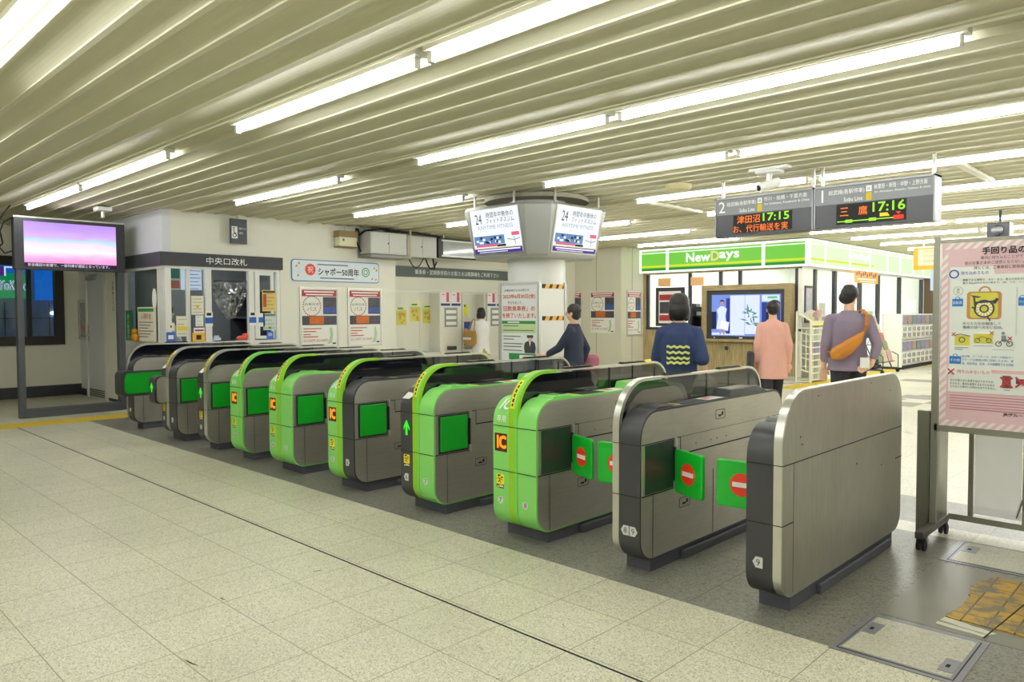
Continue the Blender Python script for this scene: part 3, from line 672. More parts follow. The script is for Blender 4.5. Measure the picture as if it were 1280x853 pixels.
        for y in (.48, 1.15):
            MB().prism([(y0+y, 1.104), (y0+y+.03, 1.118), (y0+y+.29, 1.118), (y0+y+.33, 1.104)], 'x', max(f0+.008, f1-.05), f1-.004).build('sensor_bar', BLACKG, g, bevel=.003)
    # seams across the front
    mb = MB()
    for z in (.748, .453): mb.box((xl+.001, y0-.0035, z), (xr-.001, y0+.02, z+.004))
    mb.build('front_seams', SEAM, g)
    # faces
    S = Surf((0, y0, 0), (1, 0, 0))
    def badge(x, num, shape, bw=None):
        if not num: return
        s = .024 if bw is None else bw
        if shape == 'l': pts = [(x-s*1.25, .255), (x-s*.55, .255+s*1.15), (x+s*.95, .255+s*1.15), (x+s*.95, .255-s*1.15), (x-s*.55, .255-s*1.15)]
        elif shape == 'r': pts = [(x+s*1.25, .255), (x+s*.55, .255-s*1.15), (x-s*.95, .255-s*1.15), (x-s*.95, .255+s*1.15), (x+s*.55, .255+s*1.15)]
        else: pts = [(x+s*1.05*math.cos(2*math.pi*k/16), .255+s*1.05*math.sin(2*math.pi*k/16)) for k in range(16)]
        m = MB(); S.poly(m, pts, .0005, .003); b = m.build('number_badge', STICKBG, g)
        write(S, b, num, x, .255, s*1.4, INK, .0035, width=None if len(num) < 2 else s*1.5)
    def warn(x):
        m = MB(); S.rect(m, x-.034, x+.034, .335, .427, .0005, .003); b = m.build('warning_sticker', YEL, g)
        m = MB(); S.rect(m, x-.034, x+.034, .335, .36, .003, .0035); S.poly(m, [(x-.012, .41), (x+.003, .418), (x+.012, .4), (x+.026, .408), (x+.022, .414), (x+.01, .411), (x+.0, .425), (x-.018, .421)], .003, .0035)
        S.line(m, [(x-.002, .402), (x-.006, .385), (x-.02, .374)], .006, .003, .0035); S.line(m, [(x-.004, .385), (x+.008, .37)], .006, .003, .0035); S.line(m, [(x-.028, .395), (x-.01, .4), (x+.02, .39)], .005, .003, .0035)
        S.disc(m, x-.016, .417, .007, .003, .0035, 10)
        m.build('warning_figure', INK, b)
        m = MB(); S.poly(m, [(x-.031, .338), (x-.021, .357), (x-.011, .338)], .0036, .004); m.build('warning_triangle', YEL, b)
        m = MB(); S.rect(m, x-.008, x+.031, .343, .348, .0036, .004); S.rect(m, x-.008, x+.025, .35, .355, .0036, .004); m.build('small_print', WHITE, b)
    def slant(z):                    # tangent plane on the rounded front top corner
        cz = .937-.165; th = math.asin((z-cz)/.165); n_ = Vector((0, -math.cos(th), math.sin(th)))
        return Surf(Vector((0, y0+.165, cz))+n_*.169, (1, 0, 0), Vector((0, math.sin(th), math.cos(th))))
    if left_face and kind in 'ABL':
        xc = (xl+f0)/2; wd = f0-xl
        if left_face == 'ic':
            S1 = slant(.885); write(S1, g, 'IC', xc+.012, 0, .085, WHITE, .004, width=.085, name='white_ic_lettering', bold=.004, italic=.2)
            S2 = slant(.80); write(S2, g, '専用', xc+.008, 0, .045, WHITE, .003, width=.085, name='white_small_lettering')
            m = MB(); S.rect(m, xc-.055, xc+.055, .58, .7, .0005, .003); p = m.build('ic_display', ICDARK, g)
            write(S, p, 'IC', xc+.004, .64, .08, ICOR, .0036, width=.078, name='amber_lettering', bold=.008)
            warn(xc-.005)
        if left_face == 'arrow':
            if not box:
                m = MB(); S.poly(m, [(xc-.035, .635), (xc, .69), (xc+.035, .635), (xc+.035, .612), (xc+.011, .648), (xc+.011, .575), (xc-.011, .575), (xc-.011, .648), (xc-.035, .612)], .0005, .003); m.build('arrow_display', ARROWG, g)
            warn(xc)
            S1 = slant(.87); m = MB(); S1.poly(m, [(xc-.06, -.03), (xc-.03, .03), (xc+.06, .02), (xc+.02, -.03)], 0.001, .003); m.build('white_mark', WHITE, g)
        badge(xc-.004, num_l[0], num_l[1])
    if kind == 'R' and i == 8:
        xc = (f1+xr)/2; badge(xc-.026, '8', 'l'); badge(xc+.026, '9', 'r')
    if kind in 'AR' and num_r[0]:
        if not (kind == 'R' and i == 8): badge((f1+xr)/2-.012, num_r[0], num_r[1])
    if kind != 'L' and i not in (0, 8):          # yellow tape over the fin's front curve
        cy, cz = y0-.002+.27, 1.105-.27; fm = f0+.016; fn = min(f1-.006, f0+.05)
        a = arc_pts(cy, cz, .2735, 172, 128, 12); b = arc_pts(cy, cz, .2705, 172, 128, 12)
        tp = MB().band(a, b, 'x', fm, fn, closed=False).build('yellow_tape', YEL, g)
        mb = MB()
        for a0, a1, p, q in ((169, 165, .3, .7), (163, 158, .25, .75), (156, 151, .3, .7), (149, 144, .25, .7), (142, 137, .3, .75), (135, 131, .3, .7)):
            mb.band(arc_pts(cy, cz, .2745, a0, a1, 3), arc_pts(cy, cz, .2732, a0, a1, 3), 'x', fm+(fn-fm)*p, fm+(fn-fm)*q, closed=False)
        mb.build('tape_marks', INK, tp)
        if kind == 'A' and left_face == 'arrow':
            mb = MB(); S1 = slant(.925); xc = (xl+f0)/2
            for k in range(10):
                t0, t1 = math.pi*k/10, math.pi*(k+1)/10
                S1.line(mb, [(xc+.05*math.cos(t0), .0+.05*math.sin(t0)), (xc+.05*math.cos(t1), .0+.05*math.sin(t1))], .01, .002, .006)
            mb.build('yellow_card_mark', YEL, g)
    if box:
        if kind == 'R': a, b = xl, xr
        else: a, b = xl, f0+.012
        pr = rrect(y0-.14, y0+.62, .44, .765, (.05, .02, .02, .07), 6)
        bx = MB().prism(pr, 'x', a-.002, b+.006).build('flap_housing', BLACKP, g, smooth=True)
        pr2 = rrect(y0-.1, y0+.5, .475, .735, (.05, .02, .02, .06), 6)
        if kind == 'R': MB().prism(pr2, 'x', b+.006, b+.016).build('green_cover', FLAPD, bx, smooth=True)
        else:
            MB().prism(rrect(y0-.115, y0+.3, .45, .755, (.05, .02, .02, .06), 6), 'x', b+.006, b+.01).build('steel_cover', STEEL, bx, smooth=True)
            Sb = Surf((0, y0-.14, 0), (1, 0, 0)); m = MB(); xc = (a+b)/2
            Sb.poly(m, [(xc-.035, .635), (xc, .69), (xc+.035, .635), (xc+.035, .612), (xc+.011, .648), (xc+.011, .575), (xc-.011, .575), (xc-.011, .648), (xc-.035, .612)], .0005, .003); m.build('arrow_display', ARROWG, bx)
    return g
gate(0, -10.385, -10.16, 'R', None, STEELB, BLACKP, 'far left black ticket gate with a long green flap cover, beside the screen stand', None, None, ['', ''], ['1', 'c'], wide=True, box=True)
gate(1, -9.22, -8.79, 'A', BLACKP, STEELB, BLACKP, 'second ticket gate from the left, black with a steel housing jutting forward', 'arrow', None, ['1', 'c'], ['2', 'r'], box=True)
gate(2, -8.2, -7.965, 'B', BLACKP, STEELB, BLACKP, 'third ticket gate from the left, black front with green arrow and no box', 'arrow', None, ['2 3', 'c'], ['', ''])
gate(3, -7.41, -7.155, 'B', GREENL, GREENM, GREENM, 'narrow light green ticket gate, left-most with an amber IC display', 'ic', None, ['3 4', 'c'], ['', ''])
gate(4, -6.6, -6.18, 'A', GREENL, GREENY, GREENL, 'double light green ticket gate numbered 4 and 5', 'ic', None, ['4', 'c'], ['5', 'c'])
gate(5, -5.575, -5.19, 'A', GREENL, GREENY, BLACKP, 'ticket gate half green with IC display and half black, numbered 5 and 6', 'ic', None, ['5', 'c'], ['6', 'r'])
gate(6, -4.558, -4.17, 'A', BLACKP, GREENY, GREENL, 'ticket gate with black arrow side and green side, numbered 6 and 7', 'arrow', None, ['6', 'l'], ['7', 'c'])
gate(7, -3.55, -3.163, 'A', GREENL, GREENY, GREENL, 'large green ticket gate numbered 7 and 8 with open no-entry flaps', 'ic', None, ['7', 'c'], ['8', 'c'], flap='open')
gate(8, -2.566, -2.378, 'R', None, STEELB, BLACKP, 'black and steel ticket gate with badges 8 and 9 and a no-entry flap', None, None, ['', '', 'leaf'], ['', ''], flap='open')
gate(9, -1.741, -1.554, 'L', BLACKP, STEELB, None, 'nearest right-end ticket gate with a plain tall steel side panel', 'plain', None, ['9', 'l', 'leaf'], ['', ''], flap='open')
# ---------------------------------------------------------------- round pillar, its screens and the notice stand
PX_, PY_ = -7.0, 7.72
p = MB().cyl((PX_, PY_, 0), (PX_, PY_, 3.12), .4, 48); struct('pillar', p, mat('pillar_white', 'eeeee8', .35, var=.02), smooth=True)
mb = MB(); n = 40
o = [(PX_+.72*math.cos(2*math.pi*i/n), PY_+.72*math.sin(2*math.pi*i/n)) for i in range(n)]; q = [(PX_+.44*math.cos(2*math.pi*i/n), PY_+.44*math.sin(2*math.pi*i/n)) for i in range(n)]
mb.band(o, q, 'z', 3.0, 3.06); struct('trim_10', mb, mat('ring_beige', 'a9a590', .6))
t = empty('screen_housing', (PX_, PY_, 2.22)); tag(t, 'grey four-sided hanging housing of screens around the round pillar', 'screen housing')
CX, CY = -7.0, 7.68
HOUS = mat('housing_grey', 'a5a6a2', .35, .3, var=.03)
def oct_(a, h, z): 
    return [(CX-h, CY-a, z), (CX+h, CY-a, z), (CX+a, CY-h, z), (CX+a, CY+h, z), (CX+h, CY+a, z), (CX-h, CY+a, z), (CX-a, CY+h, z), (CX-a, CY-h, z)]
MB().loft([oct_(.66, .47, 2.22), oct_(.68, .49, 2.25), oct_(.8, .56, 2.86), oct_(.78, .54, 2.9)]).build('casing', HOUS, t)
mb = MB()
for sx, sy in ((-.5, -.66), (.3, -.72), (.72, -.4), (.72, .5), (-.72, .5)): mb.cyl((CX+sx, CY+sy, 2.88), (CX+sx, CY+sy, 3.09), .016, 8)
mb.build('hanging_rods', ALU, t)
SW = glow('screen_white', 'f6fbff', 1.02); SP = glow('screen_purple', '4a2b9c', .9); SI = glow('screen_ink', '20205a', .3); SPK = glow('screen_pink', 'f06a8a', .9); SCB = glow('screen_sky', '6d9ad0', .8); SYL = glow('screen_yellow', 'f3df55', .9); SDK = glow('screen_dark', '2a3148', .4); SGR = glow('screen_greyblue', 'aab7c4', .8)
def advert(Sx, x0, x1, label, bez=True):
    """an upright advert screen on a tilted face; local coords across and up"""
    c = empty('advert_screen', tuple(Sx.p((x0+x1)/2, .3, 0))); tag(c, label, 'screen')
    W_ = x1-x0; hgt = .58
    Sx.put('bezel', STEELB, c, lambda m: Sx.rect(m, x0-.02, x1+.02, .02, .05+hgt, .0, .008))
    Sx.put('display', SW, c, lambda m: Sx.rect(m, x0, x1, .04, .04+hgt, .008, .012))
    P = lambda u: x0+W_*u; V = lambda v: .04+hgt*v
    write(Sx, c, '24', P(.17), V(.79), .13, SI, .014, width=.12, name='large_number')
    write(Sx, c, '時間年中無休の', P(.62), V(.86), .075, SI, .014, width=W_*.56)
    write(Sx, c, 'フィットネスジム', P(.62), V(.73), .065, SI, .014, width=W_*.58)
    write(Sx, c, 'ANYTIME FITNESS', P(.5), V(.59), .05, SGR, .014, width=W_*.74)
    ph = MB(); Sx.rect(ph, P(.02), P(.66), V(.2), V(.4), .012, .014); ph = ph.build('photo_strip', SCB, c)
    rr = random.Random(4); d1 = MB(); d2 = MB()
    for k in range(16):
        u = rr.uniform(.03, .6); v = rr.uniform(.21, .34); Sx.rect(d1 if k % 2 else d2, P(u), P(u+.05), V(v), V(v+.05), .014+.0002*k, .0155+.0002*k)
    d1.build('photo_detail', SDK, ph); d2.build('photo_highlight', SW, ph)
    Sx.put('pink_strip', SPK, c, lambda m: (Sx.rect(m, P(.05), P(.5), V(.15), V(.2), .014, .016), Sx.rect(m, P(.82), P(.97), V(.36), V(.44), .012, .016)))
    Sx.put('dark_label', SDK, c, lambda m: Sx.rect(m, P(.5), P(.68), V(.14), V(.19), .014, .016))
    Sx.put('map_lines', SGR, c, lambda m: (Sx.line(m, [(P(.72), V(.3)), (P(.86), V(.26)), (P(.98), V(.3))], .012, .012, .014), Sx.line(m, [(P(.86), V(.34)), (P(.88), V(.16))], .01, .012, .014)))
    Sx.put('yellow_line', SYL, c, lambda m: Sx.rect(m, P(0), P(1), V(.115), V(.13), .012, .015))
    Sx.put('purple_band', SP, c, lambda m: Sx.rect(m, P(0), P(1), V(0), V(.11), .012, .015))
    Sx.put('band_print', SW, c, lambda m: (Sx.rect(m, P(.06), P(.96), V(.06), V(.09), .015, .016), Sx.rect(m, P(.1), P(.7), V(.02), V(.035), .015, .016)))
tilt = math.atan2(.12, .61)
Su = Surf((CX, CY-.68-.004, 2.25), (1, 0, 0), (0, -math.sin(tilt), math.cos(tilt)))
advert(Su, -.44, .44, 'left advert screen on the pillar, facing the gates')
Su = Surf((CX+.684, CY, 2.25), (0, 1, 0), (math.sin(tilt), 0, math.cos(tilt)))
advert(Su, -.44, .44, 'right advert screen on the pillar, facing the shop')
# notice stand wrapped round the pillar foot
bx0, bx1, by0, by1 = -7.29, -6.57, 7.3, 7.82
t = empty('notice_stand', (-6.93, 7.5, 0)); tag(t, 'tall white notice stand with hazard tape around the pillar foot', 'notice stand')
MB().box((bx0, by0, 0), (bx1, by0+.03, 1.88)).build('front_board', mat('board_white', 'f0f1ef', .35, var=.02), t)
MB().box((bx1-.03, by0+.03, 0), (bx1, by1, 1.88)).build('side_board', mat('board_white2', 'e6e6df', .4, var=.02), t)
mb = MB()
for x, y in ((bx0, by0-.01), (bx1, by0-.01), (bx1, by1)): mb.box((x-.016, y-.016, 0), (x+.016, y+.016, 1.9))
mb.box((bx0, by0-.012, 1.87), (bx1, by0+.035, 1.905)); mb.build('frame', ALU, t)
S = Surf((bx1+.001, by0+.05, 0), (0, 1, 0))
for z in (1.845, 1.42):
    S.put('hazard_tape', INK, t, lambda m: S.rect(m, .0, .44, z-.028, z+.028, 0, .003))
    S.put('tape_stripes', mat('tape_amber', 'eab030', .5), t, lambda m: [S.poly(m, [(u, z-.028), (u+.08, z-.028), (u+.11, z+.028), (u+.03, z+.028)], .003, .0045) for u in (.05, .19, .32)])
S = Surf((bx0+.36, by0-.001, 0), (1, 0, 0))
write(S, t, 'JR東日本からのお知らせ', -.05, 1.795, .042, INK, .003, width=.46)
ORR = mat('notice_orange', 'c8501a', .5)
for body, z, wd in (('2023年6月30日(金)', 1.71, .6), ('回数乗車券」の', 1.55, .58), ('を終了いたします。', 1.455, .62)): write(S, t, body, -.01, z, .068, ORR, .003, width=wd, name='bold_lettering', bold=.002)
write(S, t, 'をもちまして、', -.08, 1.63, .042, INK, .003, width=.27)
S.put('green_bar', GRN, t, lambda m: S.rect(m, -.33, .29, 1.345, 1.385, .001, .004))
S.put('pale_green_box', mat('pale_green', 'c4dba0', .5), t, lambda m: S.rect(m, -.33, .29, 1.22, 1.345, .001, .003))
S.put('small_print', GREYINK, t, lambda m: [S.rect(m, -.3, e, z, z+.012, .004, .006) for e, z in ((-.02, 1.31), (.26, 1.25), (.02, 1.17), (-.1, 1.13), (.06, 1.07), (.04, 1.03), (.05, .98))])
S.put('bar_print', WHITE, t, lambda m: S.rect(m, -.22, .0, 1.357, 1.373, .004, .0055))
mb = MB(); S.poly(mb, [(.1, .955), (.085, 1.03), (.1, 1.09), (.15, 1.115), (.24, 1.115), (.28, 1.09), (.295, 1.03), (.28, .955)], .003, .006); S.rect(mb, .14, .25, 1.165, 1.195, .003, .006); S.rect(mb, .15, .24, 1.153, 1.164, .003, .006)
mb.build('uniform_figure', mat('figure_grey', '3a3d40', .6), t)
S.put('figure_face', mat('figure_skin', 'e2c0a0', .6), t, lambda m: S.disc(m, .195, 1.13, .032, .006, .0075))
S.put('figure_shirt', WHITE, t, lambda m: S.poly(m, [(.18, 1.1), (.21, 1.1), (.195, 1.04)], .006, .0075))
S.put('green_foot', GRN, t, lambda m: S.rect(m, -.2, .32, .86, .945, .001, .004))
S.put('foot_label', WHITE, t, lambda m: S.rect(m, .0, .26, .88, .925, .004, .006))

# ---------------------------------------------------------------- posters of the rail pass
PHB = mat('poster_blue_photo', '3a56a8', .5, var=.5, scale=12); PHO = mat('poster_orange_photo', 'c9651c', .5, var=.4, scale=12); PHD = mat('poster_dusk_photo', '46454e', .5, var=.6, scale=16)
HEAD = mat('poster_header', 'a8323c', .5); MAPG = mat('poster_map', 'b9cfae', .5); REDP = mat('poster_red', 'b5443a', .5); FRAMEW = mat('poster_frame', 'd4d4ce', .3, .5)
def pass_poster(S, a0, a1, b0, b1, label, frame=True):
    t = empty('rail_poster', tuple(S.p((a0+a1)/2, b0, 0))); tag(t, label, 'poster', 'rail pass posters')
    A = lambda u: a0+(a1-a0)*u; B = lambda v: b0+(b1-b0)*v
    W_ = a1-a0
    if frame: S.put('frame', FRAMEW, t, lambda m: (S.rect(m, a0-.03, a1+.03, b0-.03, b0, 0, .02), S.rect(m, a0-.03, a1+.03, b1, b1+.03, 0, .02), S.rect(m, a0-.03, a0, b0, b1, 0, .02), S.rect(m, a1, a1+.03, b0, b1, 0, .02)))
    S.put('sheet', PAPER, t, lambda m: S.rect(m, a0, a1, b0, b1, 0, .006))
    S.put('header', HEAD, t, lambda m: S.rect(m, A(.02), A(.98), B(.87), B(.98), .006, .009))
    S.put('header_print', WHITE, t, lambda m: (S.rect(m, A(.08), A(.92), B(.935), B(.96), .009, .0105), S.rect(m, A(.12), A(.88), B(.89), B(.91), .009, .0105)))
    S.put('dusk_photo', PHD, t, lambda m: (S.rect(m, A(.6), A(.98), B(.56), B(.86), .006, .009), S.rect(m, A(.02), A(.98), B(.37), B(.53), .006, .009)))
    S.put('blue_photo', PHB, t, lambda m: S.rect(m, A(.62), A(.96), B(.58), B(.68), .009, .0105))
    S.put('orange_photo', PHO, t, lambda m: S.rect(m, A(.22), A(.62), B(.39), B(.52), .009, .0105))
    mb = MB(); cx, cy = A(.29), B(.7)
    for k in range(26):
        t0, t1 = 2*math.pi*k/26, 2*math.pi*(k+.6)/26
        S.line(mb, [(cx+W_*.24*math.cos(t0), cy+W_*.24*math.sin(t0)), (cx+W_*.24*math.cos(t1), cy+W_*.24*math.sin(t1))], W_*.025, .006, .009)
    mb.build('stamp_ring', REDP, t)
    write(S, t, 'JR東日本', cx, cy+.03, .055, GRN, .009, width=W_*.4); write(S, t, 'パス', cx, cy-.05, .07, REDP, .009, width=W_*.26)
    write(S, t, '22,150円 10,150円', A(.38), B(.1), .05, REDP, .009, width=W_*.66)
    S.put('small_print', REDP, t, lambda m: [S.rect(m, A(.05), A(.05+u), B(v), B(v)+.016, .006, .009) for u, v in ((.5, .3), (.35, .25), (.2, .2), (.4, .16))])
    S.put('map', MAPG, t, lambda m: S.poly(m, [(A(.72), B(.03)), (A(.84), B(.05)), (A(.88), B(.2)), (A(.84), B(.33)), (A(.78), B(.31)), (A(.8), B(.18))], .006, .009))
    S.put('code_mark', INK, t, lambda m: S.rect(m, A(.86), A(.95), B(.03), B(.055), .006, .009))
SB = Surf((XO+.001, 0, 0), (0, 1, 0))
pass_poster(SB, 6.68, 7.39, .92, 1.92, 'rail pass poster on the office wall, left of the pair')
pass_poster(SB, 7.64, 8.33, .92, 1.92, 'rail pass poster on the office wall, right of the pair')
SCn = Surf((0, YC-.002, 0), (1, 0, 0))
xa = aty(706, 380, YC).x; xb = aty(728, 380, YC).x; xc = aty(738.5, 380, YC).x; xd = aty(768.5, 380, YC).x
pass_poster(SCn, xb-.72, xb-.03, .98, 2.0, 'rail pass poster partly behind the pillar notice stand')
pass_poster(SCn, xc, xd, .98, 2.0, 'rail pass poster right of the pillar on the beige wall', frame=False)
SPn = Surf((XP+.001, 0, 0), (0, 1, 0))
pass_poster(SPn, 15.05, 15.62, .95, 2.0, 'rail pass poster on the short wall beside the shop')
# anniversary sign, directional signs
t = empty('anniversary_sign', (XO, 7.4, 2.05)); tag(t, 'pale blue rounded banner sign for a 50th anniversary on the office wall', 'sign')
def rr2(a0, a1, b0, b1, r): return rrect(a0, a1, b0, b1, (r, r, r, r), 5)
SB.put('blue_border', mat('border_blue', '5b87c8', .5), t, lambda m: SB.poly(m, rr2(6.5, 8.3, 2.045, 2.42, .06), 0, .012))
SB.put('panel', mat('panel_pale_blue', 'e2ecf4', .4), t, lambda m: SB.poly(m, rr2(6.515, 8.285, 2.06, 2.405, .055), .012, .016))
SB.put('red_disc', mat('disc_red', 'e0492c', .5), t, lambda m: SB.disc(m, 6.86, 2.25, .1, .016, .02))
write(SB, t, '祝', 6.86, 2.25, .11, WHITE, .021)
write(SB, t, 'シャポー50周年', 7.43, 2.22, .13, INK, .018, width=.84, bold=.004)
SB.put('small_print', GREYINK, t, lambda m: (SB.rect(m, 7.0, 7.62, 2.335, 2.355, .016, .018), SB.rect(m, 7.05, 7.75, 2.1, 2.12, .016, .018)))
SB.put('ornaments', mat('ornament_gold', 'd8a23c', .5), t, lambda m: [SB.poly(m, [(a, b), (a+.05, b+.02), (a+.02, b+.05)], .016, .019) for a, b in ((6.57, 2.28), (6.62, 2.33), (6.6, 2.12), (8.17, 2.3), (8.22, 2.26), (8.12, 2.1), (8.2, 2.09))])
SB.put('round_emblem', mat('emblem_green', '69a06a', .5), t, lambda m: (SB.ring(m, 8.0, 2.24, .085, .018, .016, .019), SB.ring(m, 8.0, 2.24, .045, .012, .016, .019)))
t = empty('wheelchair_sign', (-11.3, 5.5, 2.6)); tag(t, 'dark grey hanging wheelchair sign above the office wall', 'sign')
yq0 = 5.39; yq1 = 5.66
MB().box((XO+.1, yq0, 2.6), (XO+.14, yq1+.0, 2.99)).build('panel', CHAR, t)
MB().box((XO, yq0+.1, 2.9), (XO+.1, yq0+.14, 2.94)).box((XO+.11, yq0+.12, 2.99), (XO+.13, yq0+.14, 3.07)).build('bracket', ALU, t)
S = Surf((XO+.141, 0, 0), (0, 1, 0))
S.put('white_square', WHITE, t, lambda m: S.rect(m, yq0+.015, yq0+.11, 2.68, 2.87, 0, .002))
def wc(m):
    S.ring(m, yq0+.06, 2.73, .033, .01, .002, .004); S.disc(m, yq0+.05, 2.845, .012, .002, .004); S.line(m, [(yq0+.05, 2.83), (yq0+.055, 2.77), (yq0+.08, 2.765), (yq0+.095, 2.72)], .012, .002, .004)
S.put('wheelchair_mark', INK, t, wc)
write(S, t, '定期券うりば', yq0+.19, 2.84, .035, WHITE, .002, width=.12); write(S, t, '改札', yq0+.17, 2.77, .04, WHITE, .002, width=.07)
SRq = Surf((XQ+.001, 0, 0), (0, 1, 0))
t = empty('fare_sign', (XQ, 10.7, 2.23)); tag(t, 'long dark green-grey sign band above the fare machines', 'sign')
SRq.put('panel', mat('sign_slate', '56615e', .5), t, lambda m: SRq.rect(m, YR+.0, 12.6, 2.23, 2.44, 0, .03))
write(SRq, t, '乗車券・定期券併用のお客さまは精算機をご利用下さい', 10.82, 2.335, .1, WHITE, .032, width=2.42)
# ---------------------------------------------------------------- fare machines in the recess
def fare_machine(y0, y1, label):
    t = empty('fare_machine', (XQ+.3, (y0+y1)/2, 0)); tag(t, label, 'ticket machine', 'fare adjustment machines'); x = XQ
    MB().box((x+.002, y0, .0), (x+.3, y1, .72)).box((x+.002, y0, .72), (x+.06, y1, 1.9)).box((x+.06, y1-.06, .72), (x+.3, y1, 1.9)).box((x+.06, y0, .72), (x+.3, y0+.05, 1.9)).build('cabinet', mat('machine_cream', 'd6d5c8', .4), t)
    S = Surf((x+.06, 0, 0), (0, 1, 0))
    S.put('yellow_panel', mat('machine_yellow', 'e8e01e', .5), t, lambda m: S.rect(m, y0+.08, y0+.36, 1.42, 1.68, 0, .02))
    S.put('green_label', GRN, t, lambda m: S.rect(m, y0+.14, y0+.3, 1.62, 1.67, .02, .024))
    MB().box((x+.06, y0+.06, 1.08), (x+.14, y1-.1, 1.3)).build('screen_bezel', BLACKP, t, bevel=.01)
    S2 = Surf((x+.141, 0, 0), (0, 1, 0)); S2.put('touch_screen', glow('machine_screen', '2a3f80', .6), t, lambda m: S2.rect(m, y0+.1, y1-.16, 1.11, 1.28, 0, .003))
    MB().prism([(x+.06, .78), (x+.22, .82), (x+.2, 1.04), (x+.06, 1.06)], 'y', y0+.06, y1-.08).build('coin_panel', CHARD, t)
    MB().box((x+.2, y0+.12, .9), (x+.225, y0+.3, .98)).build('coin_slot', ALU, t)
    MB().box((x+.19, y0+.34, .88), (x+.23, y1-.16, 1.0)).build('ticket_tray', STEELB, t)
    return t
fare_machine(10.66, 11.36, 'left fare machine with yellow panel, behind the woman with the tan bag')
fare_machine(11.95, 12.65, 'right fare machine with yellow panel, half behind the pillar stand')
def filler(y0, y1, label):
    t = empty('fare_cabinet', (XQ+.3, (y0+y1)/2, 0)); tag(t, label, 'panel', 'panels between fare machines')
    MB().box((XQ+.002, y0, 0), (XQ+.32, y1, 1.9)).build('panel', mat('panel_offwhite', 'e2e1d6', .4), t)
    S = Surf((XQ+.321, 0, 0), (0, 1, 0)); c = (y0+y1)/2
    S.put('display_case', mat('case_grey', '8f9490', .4), t, lambda m: S.rect(m, c-.17, c+.17, 1.2, 1.6, 0, .015))
    S.put('case_shelves', PAPER, t, lambda m: [S.rect(m, c-.14, c+.14, z, z+.07, .015, .02) for z in (1.24, 1.36, 1.48)])
    for k, a in enumerate((c-.27, c+.02)):
        p_ = empty('leaflet_poster', (XQ+.32, a+.12, 1.62)); tag(p_, 'small pink and blue notice, %s one, above the %s' % (['left', 'right'][k], 'panel left of the machines' if y0 < 11 else 'panel between the machines'), 'poster', 'small notices over the machine panels')
        S.put('sheet', mat('pink_sheet', 'eadfe6', .5), p_, lambda m: S.rect(m, a, a+.25, 1.64, 1.94, 0, .004))
        S.put('red_print', mat('leaf_red', 'c2566a', .5), p_, lambda m: (S.rect(m, a+.15, a+.22, 1.72, 1.92, .004, .006), S.rect(m, a+.03, a+.1, 1.86, 1.88, .004, .006)))
        S.put('blue_foot', mat('leaf_blue', '2b3a78', .5), p_, lambda m: S.rect(m, a, a+.25, 1.64, 1.69, .004, .006))
filler(10.02, 10.62, 'white panel left of the first fare machine, with glass case')
filler(11.38, 11.93, 'white panel between the two fare machines, behind the woman')
t = MB().box((XQ+.33, 10.2, .72), (XQ+.42, 10.4, .8)).build('counter_box', BLACKP, None, bevel=.01); tag(t, 'small black box on the ledge under the fare machine panel', 'box')
t = MB().box((XQ, YR+.01, .6), (XQ+.4, 10.0, .7)).build('ledge', ALU); tag(t, 'grey ledge along the recess beside the fare machines', 'ledge')
YPO = mat('poster_yellow_green', 'd9cf62', .5, var=.25, scale=6); POP = mat('poster_mottled', 'c9a23a', .5, var=.5, scale=9)
for k, (pa, pb, z0, z1) in enumerate(((494.5, 508.5, 1.25, 1.66), (512, 526, 1.32, 1.74), (528, 542, 1.28, 1.7))):
    ya, yb = atx(pa, 390, XQ).y, atx(pb, 390, XQ).y
    p_ = empty('flower_poster', (XQ, (ya+yb)/2, z0)); tag(p_, '%s yellow-green poster of three on the recess wall' % ['left', 'middle', 'right'][k], 'poster', 'yellow-green posters in the recess')
    SRq.put('sheet', mat('poster_pale', 'e6e6c4', .5), p_, lambda m: SRq.rect(m, ya, yb, z0, z1, 0, .005))
    SRq.put('picture', YPO, p_, lambda m: SRq.rect(m, ya+.01, yb-.01, z0, z0+(z1-z0)*.72, .005, .007))
    rr = random.Random(k); mb = MB()
    for q_ in range(9):
        u = rr.uniform(ya+.04, yb-.06); v = rr.uniform(z0+.03, z0+.24); SRq.disc(mb, u+.02, v, rr.uniform(.015, .04), .007+.0003*q_, .0085+.0003*q_, 9)
    mb.build('blossoms', POP, p_); SRq.put('title', GRN, p_, lambda m: SRq.rect(m, ya+.05, yb-.1, z1-.09, z1-.06, .005, .007))
# ---------------------------------------------------------------- boxes and cables high on the wall
CAB = mat('cabinet_grey', 'b9bab4', .5, .1, var=.03)
def wall_box(x, y0, y1, z0, z1, d, label, doors=2, cat='control box'):
    t = empty('control_box', (x+d/2, (y0+y1)/2, z0)); tag(t, label, cat)
    MB().box((x, y0, z0), (x+d, y1, z1)).build('body', CAB, t, bevel=.008)
    S = Surf((x+d+.001, 0, 0), (0, 1, 0)); ym = y0+(y1-y0)*.5
    S.put('door', mat('door_grey', 'c3c4be', .5, .1), t, lambda m: (S.rect(m, y0+.02, ym-.005, z0+.02, z1-.02, 0, .006), S.rect(m, ym+.005, y1-.02, z0+.02, z1-.02, 0, .006)))
    S.put('lock', BLACKM, t, lambda m: S.disc(m, ym-.02, (z0+z1)/2, .014, .006, .014, 10))
    return t
wall_box(XO+.05, 7.86, 8.68, 2.56, 2.96, .32, 'large grey twin-door control box under the ceiling at the wall end')
MB_ = MB().box((XO, 7.84, 2.5), (XO+.42, 8.72, 2.55)).box((XO, 7.84, 2.55), (XO+.04, 7.9, 2.98)); t = MB_.build('bracket_shelf', mat('bracket_steel', '82837e', .5, .4)); tag(t, 'steel bracket shelf carrying the large grey control box', 'bracket')
